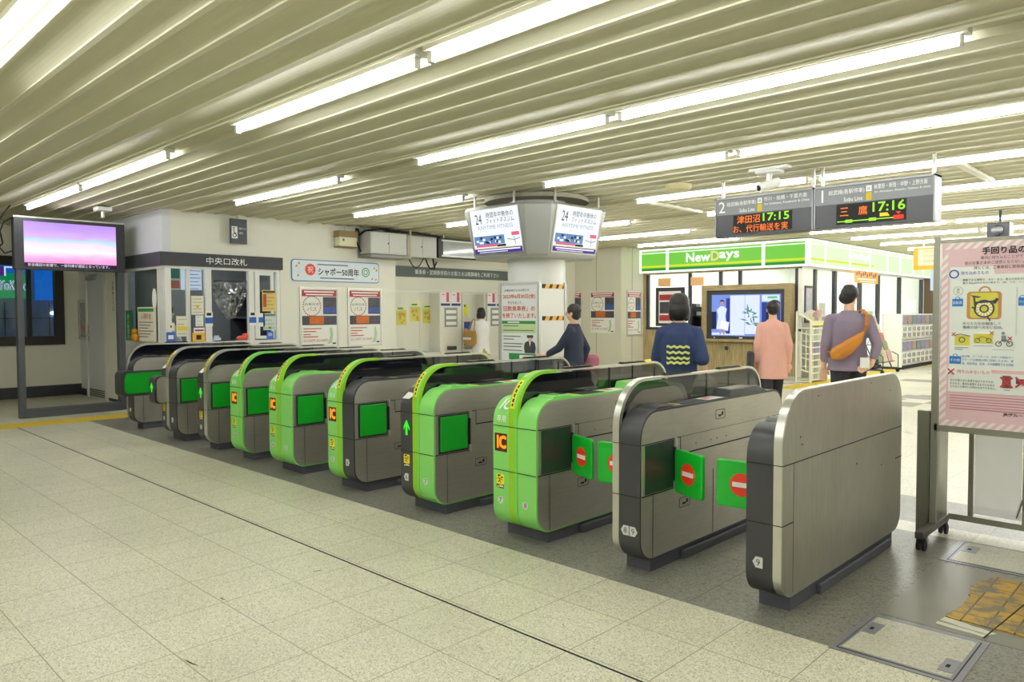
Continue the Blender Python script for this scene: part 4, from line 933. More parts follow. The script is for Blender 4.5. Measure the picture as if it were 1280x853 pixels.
wall_box(XQ+.25, 9.0, 9.74, 2.58, 3.0, .32, 'smaller grey control box, right of the large one')
t = empty('wall_unit', (XQ+.3, 8.87, 2.58)); tag(t, 'beige slotted unit between the two grey control boxes', 'unit')
MB().box((XQ+.25, 8.78, 2.58), (XQ+.5, 8.97, 2.98)).build('body', mat('unit_cream', 'd8cfae', .5), t, bevel=.01)
Sx_ = Surf((XQ+.501, 0, 0), (0, 1, 0)); Sx_.put('slots', PAPER, t, lambda m: [Sx_.rect(m, 8.8, 8.95, z, z+.04, 0, .006) for z in (2.7, 2.8, 2.9)])
t = empty('wall_plate', (XO, 7.55, 2.7)); tag(t, 'small beige plate with a brown top near the ceiling', 'wall plate')
MB().box((XO+.02, 7.36, 2.68), (XO+.16, 7.72, 2.84)).build('plate', mat('plate_cream', 'e2dcb8', .5), t, bevel=.006)
MB().box((XO, 7.34, 2.84), (XO+.17, 7.74, 2.95)).box((XO, 7.34, 2.66), (XO+.17, 7.74, 2.68)).build('brown_casing', mat('casing_brown', '8a7448', .6), t)
MB().cyl((XO+.1, 7.52, 2.95), (XO+.1, 7.52, 3.08), .012, 8).build('rod', ALU, t)
S = Surf((XO+.161, 0, 0), (0, 1, 0)); S.put('mark', mat('plate_teal', '3f7a7a', .5), t, lambda m: S.rect(m, 7.42, 7.46, 2.77, 2.81, 0, .003))
cb = MB()
cb.tube([(XO+.1, 7.78, 3.02), (XO+.12, 7.8, 2.9), (XO+.2, 7.85, 2.97), (XO+.3, 8.1, 3.02), (XO+.3, 8.6, 3.0), (XO+.25, 9.0, 3.02), (XO-.1, 9.9, 3.02)], .02)
cb.tube([(XO+.08, 7.76, 3.03), (XO+.1, 7.74, 2.8), (XO+.14, 7.82, 2.6)], .014)
cb.tube([(XO+.3, 8.1, 3.03), (XO+.34, 8.22, 2.99), (XO+.34, 8.5, 2.98), (XO+.3, 8.6, 3.03)], .016)
t = cb.build('cable', BLACKM, None, smooth='all'); tag(t, 'bundle of black cables over the large grey control box', 'cable')
cb = MB()
pts = [(XQ+.52, 9.05+.4*k/10, 2.58-.2*math.sin(math.pi*k/10)) for k in range(11)]; cb.tube(pts, .01, 6)
pts = [(XQ+.5, 9.5+.3*k/8, 2.58-.18*math.sin(math.pi*k/8)-.06*(k/8)) for k in range(9)]; cb.tube(pts, .014, 6); cb.tube([(XQ+.5, 9.7, 2.58), (XQ+.5, 9.75, 2.36)], .018, 6)
t = cb.build('cable', BLACKM, None, smooth='all'); tag(t, 'black cable loops hanging under the smaller control box', 'cable')
t = MB().cyl((XO+.4, 8.74, 2.5), (XO+.4, 8.74, 3.05), .022, 10).build('conduit', mat('conduit_cream', 'c4bd9a', .5), None, smooth=True); tag(t, 'beige vertical pipe at the right side of the large control box', 'pipe')
t = empty('hanging_monitor', (XO-.05, 10.3, 2.62)); tag(t, 'dark framed hanging panel showing reflections, left behind the pillar screens', 'monitor')
MB().box((XO-.1, 9.78, 2.6), (XO-.02, 11.3, 3.0)).build('case', CHARD, t, bevel=.01)
S = Surf((XO-.019, 0, 0), (0, 1, 0)); S.put('glass', mat('monitor_grey', '9fa5a2', .12, coat=.5, var=.25, scale=3), t, lambda m: S.rect(m, 9.9, 11.25, 2.66, 2.94, 0, .003))
S.put('edge', ALUW, t, lambda m: (S.rect(m, 9.86, 11.28, 2.63, 2.66, 0, .006), S.rect(m, 9.86, 11.28, 2.94, 2.97, 0, .006)))
MB().cyl((XO-.06, 9.95, 3.0), (XO-.06, 9.95, 3.09), .02).build('bracket', ALU, t)
# ---------------------------------------------------------------- LED screen on its stand (left)
t = empty('led_screen_stand', (-12.5, 3.45, 0)); tag(t, 'large LED screen with pink and violet picture on a dark grey frame stand', 'screen stand')
MB().box((-12.56, 2.74, 0), (-12.44, 2.82, 2.86)).build('post', CHAR, t); MB().box((-12.56, 4.08, 0), (-12.44, 4.17, 2.86)).build('post', CHAR, t)
MB().box((-12.62, 2.8, 0), (-12.42, 4.1, .12)).build('base_beam', CHAR, t)
MB().box((-12.57, 2.72, 2.14), (-12.43, 4.19, 2.88)).build('housing', CHARD, t, bevel=.006)
MB().box((-12.58, 2.72, 2.88), (-12.44, 4.19, 2.9)).build('top_rail', ALU, t)
lm = bpy.data.materials.new('led_picture'); lm.use_nodes = True; nt, b = nodes_of(lm)
tc = nt.nodes.new('ShaderNodeTexCoord'); sx = nt.nodes.new('ShaderNodeSeparateXYZ'); nt.links.new(tc.outputs['Object'], sx.inputs[0])
nz = nt.nodes.new('ShaderNodeTexNoise'); nz.inputs['Scale'].default_value = 2.4; nz.inputs['Detail'].default_value = 5
mpp = nt.nodes.new('ShaderNodeMapping'); mpp.inputs['Scale'].default_value = (1, 1, 4); nt.links.new(tc.outputs['Object'], mpp.inputs[0]); nt.links.new(mpp.outputs[0], nz.inputs['Vector'])
mm = nt.nodes.new('ShaderNodeMath'); mm.operation = 'MULTIPLY_ADD'; mm.inputs[1].default_value = .14; nt.links.new(nz.outputs['Fac'], mm.inputs[0]); nt.links.new(sx.outputs['Z'], mm.inputs[2])
mr = nt.nodes.new('ShaderNodeMapRange'); mr.inputs[1].default_value = 2.3; mr.inputs[2].default_value = 2.93; nt.links.new(mm.outputs[0], mr.inputs[0])
cr = nt.nodes.new('ShaderNodeValToRGB'); nt.links.new(mr.outputs[0], cr.inputs[0]); el = cr.color_ramp.elements
el[0].position = 0; el[0].color = tuple(lin('f08cd2'))+(1,); el[1].position = 1; el[1].color = tuple(lin('b98cf2'))+(1,)
for ps, cl in ((.12, 'f7b0e6'), (.28, 'fff4ff'), (.45, 'f6e6ff'), (.56, 'b8e0fb'), (.64, 'dcb4f4'), (.8, 'c79cf4')):
    e = el.new(ps); e.color = tuple(lin(cl))+(1,)
nt.links.new(cr.outputs[0], b.inputs['Emission Color']); b.inputs['Emission Strength'].default_value = 1.05; b.inputs['Base Color'].default_value = (.02, .02, .02, 1)
S = Surf((-12.43, 0, 0), (0, 1, 0))
S.put('display', lm, t, lambda m: S.rect(m, 2.84, 4.06, 2.24, 2.83, 0, .006))
t.children[-1].data.transform(Matrix.Translation(t.location)); t.children[-1].location = -t.location
S.put('ticker', glow('ticker_violet', '3a1a48', .5), t, lambda m: S.rect(m, 2.84, 4.06, 2.18, 2.24, 0, .006))
write(S, t, '安全確認の影響で、一部列車が遅延となっています。', 3.42, 2.21, .045, SW, .008, width=1.08)
cb = MB().tube([(-12.5, 2.7, 3.04), (-12.5, 2.55, 2.8), (-12.5, 2.6, 2.5), (-12.5, 2.45, 2.3)], .012, 6).tube([(-12.55, 2.74, 2.88), (-12.5, 2.62, 2.8), (-12.52, 2.52, 2.5), (-12.5, 2.62, 2.36), (-12.5, 2.73, 2.4)], .01, 6)
t = cb.build('cable', BLACKM, None, smooth='all'); tag(t, 'black cables dangling from the ceiling left of the LED screen', 'cable')
t = empty('ceiling_sensor', (-11.9, 3.7, 2.95)); tag(t, 'small white ceiling device with a stem above the LED screen', 'sensor')
MB().box((-12.0, 3.62, 2.99), (-11.8, 3.82, 3.05)).build('box', PAPER, t, bevel=.01); MB().cyl((-11.9, 3.72, 2.9), (-11.9, 3.72, 2.99), .025).build('stem', ALU, t)
# ---------------------------------------------------------------- the shop at the back
WOOD = mat('shop_wood', 'a8976c', .55, var=.85, scale=5, stretch=(9, 9, .6)); WOODH = mat('shop_wood_level', '9c8a64', .55, var=.7, scale=5, stretch=(.8, 6, 9))
SHW = mat('shop_white', 'f2f2ec', .5, var=.02)
struct('wall_shop', MB().box((XP, YS-.05, 0), (XS, YS+.05, 1.1)).box((XP, YS-.05, 2.42), (XS, YS+.05, H)).box((XP-.02, YS-.06, 0), (XP+.07, YS+.05, 2.45)), WOOD)
struct('baseboard_shop', MB().box((XP, YS-.065, 0), (XS, YS-.05, .09)), ALU)
fr = MB()
for x in (-10.57, -9.38, -8.58, -8.1, -6.78): fr.box((x-.035, YS-.03, 1.1), (x+.035, YS+.04, 2.42))
fr.box((XP+.07, YS-.05, 1.06), (XS, YS+.05, 1.12))
w4 = struct('window_4', fr, CHARD)
MB().box((-10.55, YS+.0, 1.12), (-6.8, YS+.005, 2.42)).build('glass', CLEAR, w4)
struct('wall_shop', MB().box((XP, 24.3, 0), (XS, 24.4, H)).box((XP-.1, YS, 0), (XP, 24.4, H)), SHW)
struct('floor', MB().box((XP, YS+.06, 0), (XS-.03, 24.3, .012)), SHW)
struct('ceiling', MB().box((XP, YS+.06, 2.95), (XS-.03, 24.3, 3.0)), SHW)
struct('wall_shop', MB().box((XS-.06, YS-.05, 2.42), (XS, 24.4, H)).box((XS-.08, YS-.05, 0), (XS+.01, YS+.5, 2.45)), SHW)
fr = MB()
for y in (16.45, 17.6, 19.2, 20.5, 22.2, 24.2): fr.box((XS-.06, y-.06, 0), (XS+.02, y+.06, 2.42))
fr.box((XS-.05, 19.2, 0), (XS, 24.2, .1))
w5 = struct('window_5', fr, CHARD)
for a, b in ((16.5, 17.55), (19.25, 20.45), (20.55, 22.15), (22.25, 24.15)): MB().box((XS-.02, a, .1), (XS-.015, b, 2.42)).build('glass', CLEAR, w5)
SHL = glow('shop_light_panel', 'fffaf0', SHOP)
for k, (x, y) in enumerate([(x, y) for x in (-9.7, -8.6, -7.4) for y in (16.7, 18.6, 20.6, 22.8)]):
    t = empty('shop_ceiling_light', (x, y, 2.9)); tag(t, 'lit ceiling panel inside the shop, %s row, %s from the front' % (['left', 'middle', 'right'][k//4], ordn[k % 4]), 'ceiling light', 'shop ceiling lights')
    MB().box((x-.3, y-.6, 2.92), (x+.3, y+.6, 2.95)).build('frame', ALUW, t); MB().box((x-.27, y-.57, 2.91), (x+.27, y+.57, 2.921)).build('diffuser', SHL, t)
# shop shelves with goods
GC = [mat('goods_%d' % k, c, .5) for k, c in enumerate(('d8683c', 'f0e6d2', '5c8a4a', 'e8b84c', 'b8455a', '4c6ea8', 'f4f1ea'))]
def gondola(x0, x1, y, label, dark=False, n=4):
    t = empty('shop_shelf', ((x0+x1)/2, y, 0)); tag(t, label, 'shelf')
    MB().box((x0, y+.35, .012), (x1, y+.4, 1.7)).box((x0-.03, y, .012), (x0, y+.4, 1.7)).box((x1, y, .012), (x1+.03, y+.4, 1.7)).build('carcass', CHARD if dark else SHW, t)
    for k in range(n):
        z = .3+k*.36; MB().box((x0, y+.02, z), (x1, y+.35, z+.03)).build('shelf', CHARD if dark else ALUW, t)
    return [.33+k*.36 for k in range(n)]
zs = gondola(-9.45, -8.95, 16.05, 'dark chiller shelf with white packs behind the shop window', True)
g0 = None
for z in zs[2:]+[zs[3]+.2]:
    for x in (-9.33, -9.18, -9.03):
        t = MB().box((x-.05, 16.09, z), (x+.05, 16.25, z+.09)).build('sandwich_pack', GC[6], None, bevel=.01)
        tag(t, 'small white food pack on the dark chiller shelf in the shop', 'food pack', 'food packs in the chiller')
zs = gondola(-8.6, -7.3, 18.2, 'white goods shelf inside the shop seen through the open side')
for z in zs:
    for k in range(9):
        t = MB().box((-8.5+k*.135, 18.24, z), (-8.5+k*.135+.1, 18.44, z+.2)).build('goods_box', GC[(k*3+int(z*10)) % 7], None)
        tag(t, 'small coloured goods box on the white shop shelf', 'goods', 'goods on the shop shelf')
t = empty('framed_poster', (-9.93, YS-.03, 1.2)); tag(t, 'dark framed red and white poster behind the shop window, near the woman in navy', 'poster')
S = Surf((0, YS-.03, 0), (1, 0, 0))
S.put('frame', CHARD, t, lambda m: S.rect(m, -10.31, -9.5, 1.15, 2.09, 0, .02))
S.put('sheet', PAPER, t, lambda m: S.rect(m, -10.22, -9.6, 1.22, 2.0, .02, .025))
S.put('red_band', HEAD, t, lambda m: S.rect(m, -10.2, -9.62, 1.78, 1.92, .025, .028)); S.put('red_block', HEAD, t, lambda m: S.rect(m, -10.2, -9.9, 1.28, 1.42, .025, .028)); S.put('dark_picture', PHD, t, lambda m: S.rect(m, -10.19, -9.63, 1.46, 1.74, .025, .028))
for k, (a, b, c) in enumerate(((-9.35, -9.0, 'window_card'), (-10.25, -9.9, 'window_card'))):
    p_ = MB(); S.rect(p_, a, b, 2.12, 2.32, 0, .004); p_ = p_.build('window_card', mat('card_orange', 'e8b47a', .5)); tag(p_, 'pale orange card at the top of the shop window, %s one' % ['right', 'left'][k], 'card', 'orange cards on the shop window')
# lit fascia
FG = glow('fascia_green', '78cf44', 1.0); FY = glow('fascia_yellow', 'd8e828', 1.0); FW = glow('fascia_white', 'f6fff2', 1.25); FD = glow('fascia_dark_green', '2f9e2e', .8); FO = glow('fascia_orange', 'f5d08c', 1.1); FP = glow('fascia_overexposed', 'd2f4b8', 1.15)
t = empty('shop_fascia', (-8.6, YS-.2, 2.45)); tag(t, 'lit green and yellow shop fascia sign wrapping the corner', 'shop sign')
MB().box((XP-.02, YS-.2, 2.47), (XS+.2, YS-.06, 3.03)).build('light_box', SHW, t)
S = Surf((0, YS-.201, 0), (1, 0, 0)); Sd = Surf((XS+.201, 0, 0), (0, 1, 0))
X0, X1 = XP-.02, XS+.2
S.put('green_face', FG, t, lambda m: S.rect(m, X0, X1, 2.5, 2.97, 0, .004))
S.put('yellow_stripe', FY, t, lambda m: S.rect(m, X0, X1, 2.58, 2.63, .004, .007))
S.put('dark_stripe', FD, t, lambda m: S.rect(m, X0, X1, 2.5, 2.56, .004, .006))
S.put('white_trim', FW, t, lambda m: (S.rect(m, X0, X1, 2.45, 2.5, 0, .02), S.rect(m, X0, X1, 3.0, 3.03, 0, .02), S.rect(m, X0, X1, 2.92, 2.94, .004, .01), [S.rect(m, x-.035, x+.035, 2.45, 3.03, .004, .024) for x in (X0+.03, -9.88, -7.45, X1-.03)]))
write(S, t, 'New', -9.06, 2.77, .21, FW, .009, width=.62, name='white_lettering', bold=.012)
write(S, t, 'D', -8.62, 2.775, .21, FO, .009, width=.2, name='orange_letter', bold=.012)
write(S, t, 'ays', -8.27, 2.75, .2, FW, .009, width=.48, name='white_lettering', bold=.012)
MB().box((XS-.1, YS-.1, 3.03), (XS+.0, YS-.06, 3.045)).build('top_strip', CHARD, t)
t = empty('shop_fascia', (XS+.1, 20., 2.45)); tag(t, 'long pale lit shop fascia sign on the open side, running into the distance', 'shop sign')
MB().box((XS+.02, YS-.05, 2.47), (XS+.2, 24.4, 3.03)).build('light_box', SHW, t)
Sd.put('green_face', FP, t, lambda m: Sd.rect(m, YS-.2, 24.4, 2.5, 2.97, 0, .004))  # sign green paled in the glow colour, standing in for overexposure
Sd.put('yellow_stripe', FY, t, lambda m: Sd.rect(m, YS-.2, 19.5, 2.58, 2.63, .004, .007))
Sd.put('white_trim', FW, t, lambda m: (Sd.rect(m, YS-.2, 24.4, 2.45, 2.5, 0, .02), Sd.rect(m, YS-.2, 24.4, 3.0, 3.03, 0, .02), Sd.rect(m, YS-.2, 24.4, 2.92, 2.94, .004, .01), [Sd.rect(m, y-.035, y+.035, 2.45, 3.03, .004, .024) for y in (YS-.17, 16.45, 17.9, 19.2, 20.5, 21.5, 22.6, 23.5, 24.36)]))
write(Sd, t, 'NewDays', 18.55, 2.77, .2, FW, .009, width=1.1, name='white_lettering', bold=.012)
MB().box((XS+.03, YS-.05, 3.03), (XS+.12, 24.3, 3.034)).build('top_strip', CHARD, t)
# wooden cabinet with the big screen
t = empty('screen_cabinet', (-7.84, YS-.2, 0)); tag(t, 'wood-framed wall cabinet with a large lit screen under the shop sign', 'screen cabinet')
MB().box((-8.9, YS-.3, .88), (-8.78, YS-.06, 1.98)).box((-6.93, YS-.3, .88), (-6.8, YS-.06, 1.98)).box((-8.9, YS-.3, 1.98), (-6.8, YS-.06, 2.1)).box((-8.9, YS-.3, .82), (-6.8, YS-.06, .88)).build('wood_frame', WOODH, t)
MB().box((-8.78, YS-.26, .88), (-6.93, YS-.06, 1.98)).build('bezel', BLACKP, t)
MB().box((-8.55, YS-.08, .12), (-7.75, YS-.055, .78)).build('door', WOOD, t)
S = Surf((0, YS-.261, 0), (1, 0, 0)); S0 = Surf((0, YS-.081, 0), (1, 0, 0))
S0.put('round_lock', BLACKP, t, lambda m: S0.disc(m, -8.38, .66, .05, 0, .01, 16))
SB1 = glow('video_blue', '7f9cf0', .95); SB2 = glow('video_pale', 'dfeaff', 1.05); SB3 = glow('video_deep', '2c46b0', .7); SB4 = glow('video_teal', '6ba8a8', .7); SB5 = glow('video_skin', 'd8a8b0', .8); SB6 = glow('video_navy', '1a2660', .6); SB7 = glow('video_green', '6fd89a', .9)
S.put('display', SB1, t, lambda m: S.rect(m, -8.66, -7.02, .95, 1.88, 0, .004))
def vid(name, m_, fn): S.put(name, m_, t, fn)
vid('video_wall', SB2, lambda m: (S.rect(m, -8.2, -7.85, .97, 1.86, .004, .005), S.rect(m, -8.65, -8.15, .97, 1.02, .004, .005), S.rect(m, -7.45, -7.05, 1.72, 1.86, .004, .005), S.rect(m, -7.84, -7.5, 1.0, 1.86, .0042, .0048)))
vid('video_doorway', SB3, lambda m: S.rect(m, -8.3, -8.2, 1.0, 1.8, .004, .0055))
vid('video_crowd', SB3, lambda m: S.rect(m, -7.45, -7.03, 1.1, 1.7, .004, .005))
vid('video_dress', SB2, lambda m: (S.poly(m, [(-8.54, 1.1), (-8.26, 1.1), (-8.32, 1.4), (-8.28, 1.56), (-8.36, 1.62), (-8.44, 1.62), (-8.53, 1.54), (-8.49, 1.4)], .0055, .007)))
vid('video_bag', SW, lambda m: S.poly(m, [(-8.45, 1.12), (-8.25, 1.06), (-8.22, 1.26), (-8.42, 1.3)], .007, .008))
vid('video_face', SB5, lambda m: (S.disc(m, -8.4, 1.69, .05, .0055, .007, 12), S.rect(m, -8.46, -8.42, .98, 1.1, .0055, .007), S.rect(m, -8.37, -8.33, .98, 1.1, .0055, .007)))
vid('video_hair', SB6, lambda m: (S.poly(m, [(-8.46, 1.66), (-8.45, 1.75), (-8.4, 1.77), (-8.35, 1.75), (-8.34, 1.66), (-8.36, 1.73), (-8.44, 1.73)], .007, .008)))
vid('video_shelf', SB6, lambda m: S.rect(m, -8.66, -8.54, 1.1, 1.5, .004, .005))
vid('video_figure', SB6, lambda m: S.rect(m, -7.35, -7.2, 1.25, 1.5, .005, .006))
def leaves(m):
    rr = random.Random(9)
    for k in range(22):
        a = rr.uniform(0, 6.3); L = rr.uniform(.1, .28); x, z = -7.72+rr.uniform(-.06, .1), 1.32+rr.uniform(-.15, .2)
        ex, ez = x+L*math.cos(a), z+L*abs(math.sin(a))-.04; S.poly(m, [(x, z), ((x+ex)/2-.02*math.sin(a), (z+ez)/2+.02*math.cos(a)), (ex, ez), ((x+ex)/2+.02*math.sin(a), (z+ez)/2-.02*math.cos(a))], .0055+k*.0001, .0065+k*.0001)
vid('video_plant', SB4, leaves)
vid('video_logo', SB7, lambda m: S.rect(m, -7.32, -7.1, 1.78, 1.83, .005, .006))
vid('screen_light', SW, lambda m: (S.rect(m, -7.98, -7.9, .9, .92, .0, .004), S.rect(m, -7.03, -6.99, .89, .92, 0, .004), S.rect(m, -8.6, -8.58, .9, .92, 0, .004)))
# framed poster on the corner post
S = Surf((XS+.011, 0, 0), (0, 1, 0)); t = empty('framed_poster', (XS, 16.1, 1.3)); tag(t, 'small dark framed poster on the shop corner post above the white rack', 'poster')
S.put('frame', CHARD, t, lambda m: S.rect(m, 15.86, 16.24, 1.25, 2.05, 0, .02)); S.put('picture', mat('grey_picture', 'b9b6c4', .5, var=.4, scale=9), t, lambda m: S.rect(m, 15.9, 16.2, 1.3, 2.0, .02, .024))
# orange hanging sign by the shop door
Sd = Surf((XS+.23, 0, 0), (0, 1, 0)); t = empty('door_sign', (XS+.2, 18.9, 2.2)); tag(t, 'orange and brown sign board over the shop door', 'sign')
Sd.put('panel', mat('sign_orange', 'e2a136', .5, var=.25, scale=6), t, lambda m: Sd.rect(m, 18.2, 19.75, 2.17, 2.46, -.02, .0))
rr = random.Random(2)
Sd.put('brown_marks', mat('sign_brown', '8a4a1c', .5), t, lambda m: [Sd.disc(m, 18.3+k*.14, 2.38+.03*math.sin(k*2.1), .05, 0, .002+.0002*k, 9) for k in range(10)])
Sd.put('white_print', WHITE, t, lambda m: (Sd.rect(m, 18.35, 19.6, 2.25, 2.28, 0, .003), Sd.rect(m, 18.5, 19.5, 2.2, 2.22, 0, .003)))
# white wire rack with leaflets at the shop corner
t = empty('leaflet_rack', (-6.5, 15.95, 0)); tag(t, 'white slatted leaflet rack at the shop corner, with sloping top', 'rack')
RW = mat('rack_white', 'ececdc', .5, var=.02); ax, bx, ay, by = -6.64, -6.34, 15.48, 16.36; zt, zf = 1.5, 1.3
fm = MB()
for x, y, z in ((ax, ay, zt), (bx, ay, zf), (ax, by, zt), (bx, by, zf)): fm.bar((x, y, 0), (x, y, z), .035)
for y in (ay, by):
    fm.bar((ax, y, zt), (bx, y, zf), .035); fm.bar((ax, y, .03), (bx, y, .03), .03)
    for k in range(4): fm.bar((ax, y, .3+k*.26), (bx, y, .22+k*.26), .022)
    for x in (-6.54, -6.44): fm.bar((x, y, .28), (x, y, 1.1), .018)
fm.build('frame', RW, t)
for k in range(5):
    z = .06+k*.27; sh = MB().bar((bx, ay, z+.14), (bx, by, z+.14), .025); sh.box((ax+.02, ay+.02, z), (bx, by-.02, z+.015)); sh.bar((bx, ay, z), (bx, by, z), .03); sh.build('shelf', RW, t)
LC = [mat('leaflet_%d' % k, c, .5, var=.3, scale=20) for k, c in enumerate(('d8d4cc', '8f9aa8', 'c8a0a0', 'a8b89a', 'd6c48a', '7f8fae'))]
for k in range(5):
    for j in range(4):
        y = ay+.06+j*.205; z = .08+k*.27
        t = MB().box((bx-.06, y, z), (bx-.03, y+.17, z+.22)).build('leaflet', LC[(k*4+j*3) % 6], None); tag(t, 'pale leaflet stack in the white slatted rack', 'leaflet', 'leaflets in the white rack')
for j, y in enumerate((15.55, 16.0)):
    t = MB().prism([(-6.58, 1.42), (-6.44, 1.34), (-6.4, 1.52), (-6.42, 1.53)], 'y', y, y+.2).build('leaflet', LC[j*2], None); tag(t, 'leaflet standing on top of the white rack, %s one' % ['near', 'far'][j], 'leaflet')
t = MB().prism([(bx-.05, 1.29), (bx+.03, 1.2), (bx+.035, 1.205), (bx-.04, 1.31)], 'y', 15.5, 16.3).build('yellow_strip_card', mat('strip_card', 'e6da7a', .5)); tag(t, 'pale yellow card strip along the top edge of the white rack', 'card')
# dark wire magazine stand
t = empty('magazine_stand', (-6.25, 19.2, 0)); tag(t, 'leaning dark wire magazine stand on castors outside the shop', 'rack')
fm = MB(); ys = (18.7, 19.8)
for y in ys:
    fm.tube([(-6.56, y, 1.2), (-6.1, y, .12)], .016, 6); fm.tube([(-6.56, y, 1.2), (-6.56, y, .1)], .014, 6); fm.tube([(-6.56, y, .1), (-5.95, y, .1)], .02, 6); fm.tube([(-6.1, y, .5), (-5.95, y, .42), (-5.95, y, .12)], .012, 6)
fm.tube([(-6.56, ys[0], .9), (-6.56, ys[1], .2)], .01, 6).tube([(-6.56, ys[1], .9), (-6.56, ys[0], .2)], .01, 6)
for z in (1.2, .1): fm.tube([(-6.56, ys[0], z), (-6.56, ys[1], z)], .014, 6)
fm.build('frame', BLACKP, t, smooth='all')
for x, y in ((-6.54, 18.7), (-5.96, 18.7), (-6.54, 19.8), (-5.96, 19.8)): MB().cyl((x, y-.02, .045), (x, y+.02, .045), .045, 12).build('castor', BLACKM, t)
MG = [mat('magazine_%d' % k, c, .4, var=.35, scale=14) for k, c in enumerate(('d8a8a8', 'b87070', 'c8b8c0', '8a9a70', 'd2c8b0'))]
for k in range(5):
    f = k/4; x = -6.48+.36*f; z = 1.12-.84*f
    MB().box((x-.02, ys[0], z-.02), (x+.1, ys[1], z-.005)).build('shelf', BLACKP, t)
    for j in range(3):
        y = ys[0]+.06+j*.35; m_ = MB().prism([(x+.06, z), (x+.075, z), (x+.0, z+.27), (x-.015, z+.27)], 'y', y, y+.28).build('magazine', MG[(k*2+j) % 5], None)
        tag(m_, 'magazine in the leaning dark wire stand', 'magazine', 'magazines in the wire stand')
t = MB().box((-6.5, 19.0, 1.25), (-6.46, 19.5, 1.5)).build('stand_card', mat('stand_green', 'b8cf9a', .5, var=.3)); t2 = t; tag(t, 'green and yellow card on top of the wire magazine stand', 'card')
# capsule toy machines
t = empty('machine_end_panel', (-6.34, 20.6, 0)); tag(t, 'plain white end panel of the capsule machine row', 'panel'); MB().box((-6.58, 20.55, .06), (-6.1, 20.6, 1.42)).build('panel', SHW, t)
MB().box((-6.58, 20.56, 0), (-6.1, 24.1, .06)).build('base', BLACKM, t)
CW = mat('capsule_white', 'f0f0ec', .4, var=.02); CAPS = [mat('capsules_%d' % k, c, .3, var=.6, scale=30) for k, c in enumerate(('8a93b0', '9a8fae', 'a89a8a', '7f8c98'))]
proto = None
for k in range(18):
    tier, j = divmod(k, 9); y = 20.64+j*.385; z = .08+tier*.68
    if proto is None:
        t = empty('capsule_machine', (-6.34, y, z))
        bx_ = MB().box((-6.58, y, z), (-6.16, y+.37, z+.66)); bx_.build('body', CW, t)
        MB().box((-6.16, y+.03, z+.4), (-6.1, y+.34, z+.63)).build('capsule_window', CAPS[0], t, bevel=.01)
        MB().box((-6.16, y+.02, z+.05), (-6.12, y+.35, z+.37)).build('front_plate', CW, t, bevel=.01)
        MB().cyl((-6.12, y+.12, z+.27), (-6.08, y+.12, z+.27), .045, 12).build('knob', mat('knob_grey', 'b0b0ae', .4), t)
        MB().box((-6.12, y+.2, z+.22), (-6.1, y+.3, z+.32)).build('coin_plate', mat('coin_plate_grey', '8c8c8c', .4), t)
        MB().box((-6.12, y+.1, z+.07), (-6.09, y+.27, z+.17)).build('outlet', mat('outlet_grey', '9a9a98', .4), t)
        proto = t
    else:
        c = proto.copy(); C.objects.link(c); c.location = (-6.34, y, z); t = c
        for ch in list(proto.children):
            d = ch.copy(); C.objects.link(d); d.parent = c
            if ch.name.startswith('capsule_window'): d.data = ch.data.copy(); d.data.materials[0] = CAPS[(j+tier) % 4]
    tag(t, 'white capsule toy machine, %s tier, %s from the near end' % (['lower', 'upper'][tier], ordn[j]), 'capsule machine', 'capsule toy machines')
struct('wall_brown', MB().box((-8.2, 25.6, 0), (-3.6, 25.7, 2.5)), mat('brown_wall', '8c7a64', .6, var=.08, scale=2))
for k, x in enumerate((-6.6, -6.15)):
    t = MB().box((x, 25.57, 1.45), (x+.3, 25.6, 1.85)).build('wall_notice', PAPER); tag(t, 'white notice on the far brown wall, %s one' % ['left', 'right'][k], 'notice')
v0, v1 = aty(1142, 308, 18.5), aty(1181, 308, 18.5)
t = empty('hanging_sign', ((v0.x+v1.x)/2, 18.5, 2.5)); tag(t, 'yellow and white lit hanging sign beyond the shop, left of the pink board', 'sign')
MB().box((v0.x, 18.5, 2.42), (v1.x+.9, 18.56, 2.92)).build('light_box', glow('sign_cream', 'fff3c8', 1.15), t)
S = Surf((0, 18.499, 0), (1, 0, 0)); S.put('yellow_border', glow('sign_amber', 'f6cf45', 1.0), t, lambda m: (S.rect(m, v0.x, v1.x+.9, 2.42, 2.52, 0, .004), S.rect(m, v0.x, v0.x+.1, 2.42, 2.92, 0, .004), S.rect(m, v0.x, v1.x+.9, 2.88, 2.92, 0, .004)))
S.put('pale_print', glow('sign_pale_orange', 'ffe0a0', 1.1), t, lambda m: [S.rect(m, v0.x+.2, v1.x+.7, z, z+.06, 0, .004) for z in (2.58, 2.7, 2.8)])
for x in (v0.x+.2, v1.x+.6): MB().cyl((x, 18.53, 2.92), (x, 18.53, 3.08), .012, 8).build('hanger', ALU, t)
t = empty('hanging_sign', (v1.x-.1, 19.6, 2.0)); tag(t, 'pale bluish hanging panel under the yellow hanging sign', 'sign')
u0, u1 = aty(1163, 340, 19.6), aty(1181, 340, 19.6)
MB().box((u0.x, 19.6, 1.98), (u1.x+.6, 19.65, 2.5)).build('panel', glow('panel_bluewhite', 'e4f0ff', .9), t)
S = Surf((0, 19.599, 0), (1, 0, 0)); S.put('blue_print', glow('print_bluish', 'a8c4ec', .8), t, lambda m: [S.rect(m, u0.x+.08+k*.12, u0.x+.14+k*.12, 2.02, 2.3, 0, .004) for k in range(5)])
for x in (u0.x+.1, u1.x+.5): MB().cyl((x, 19.62, 2.5), (x, 19.62, 3.08), .01, 8).build('hanger', ALU, t)

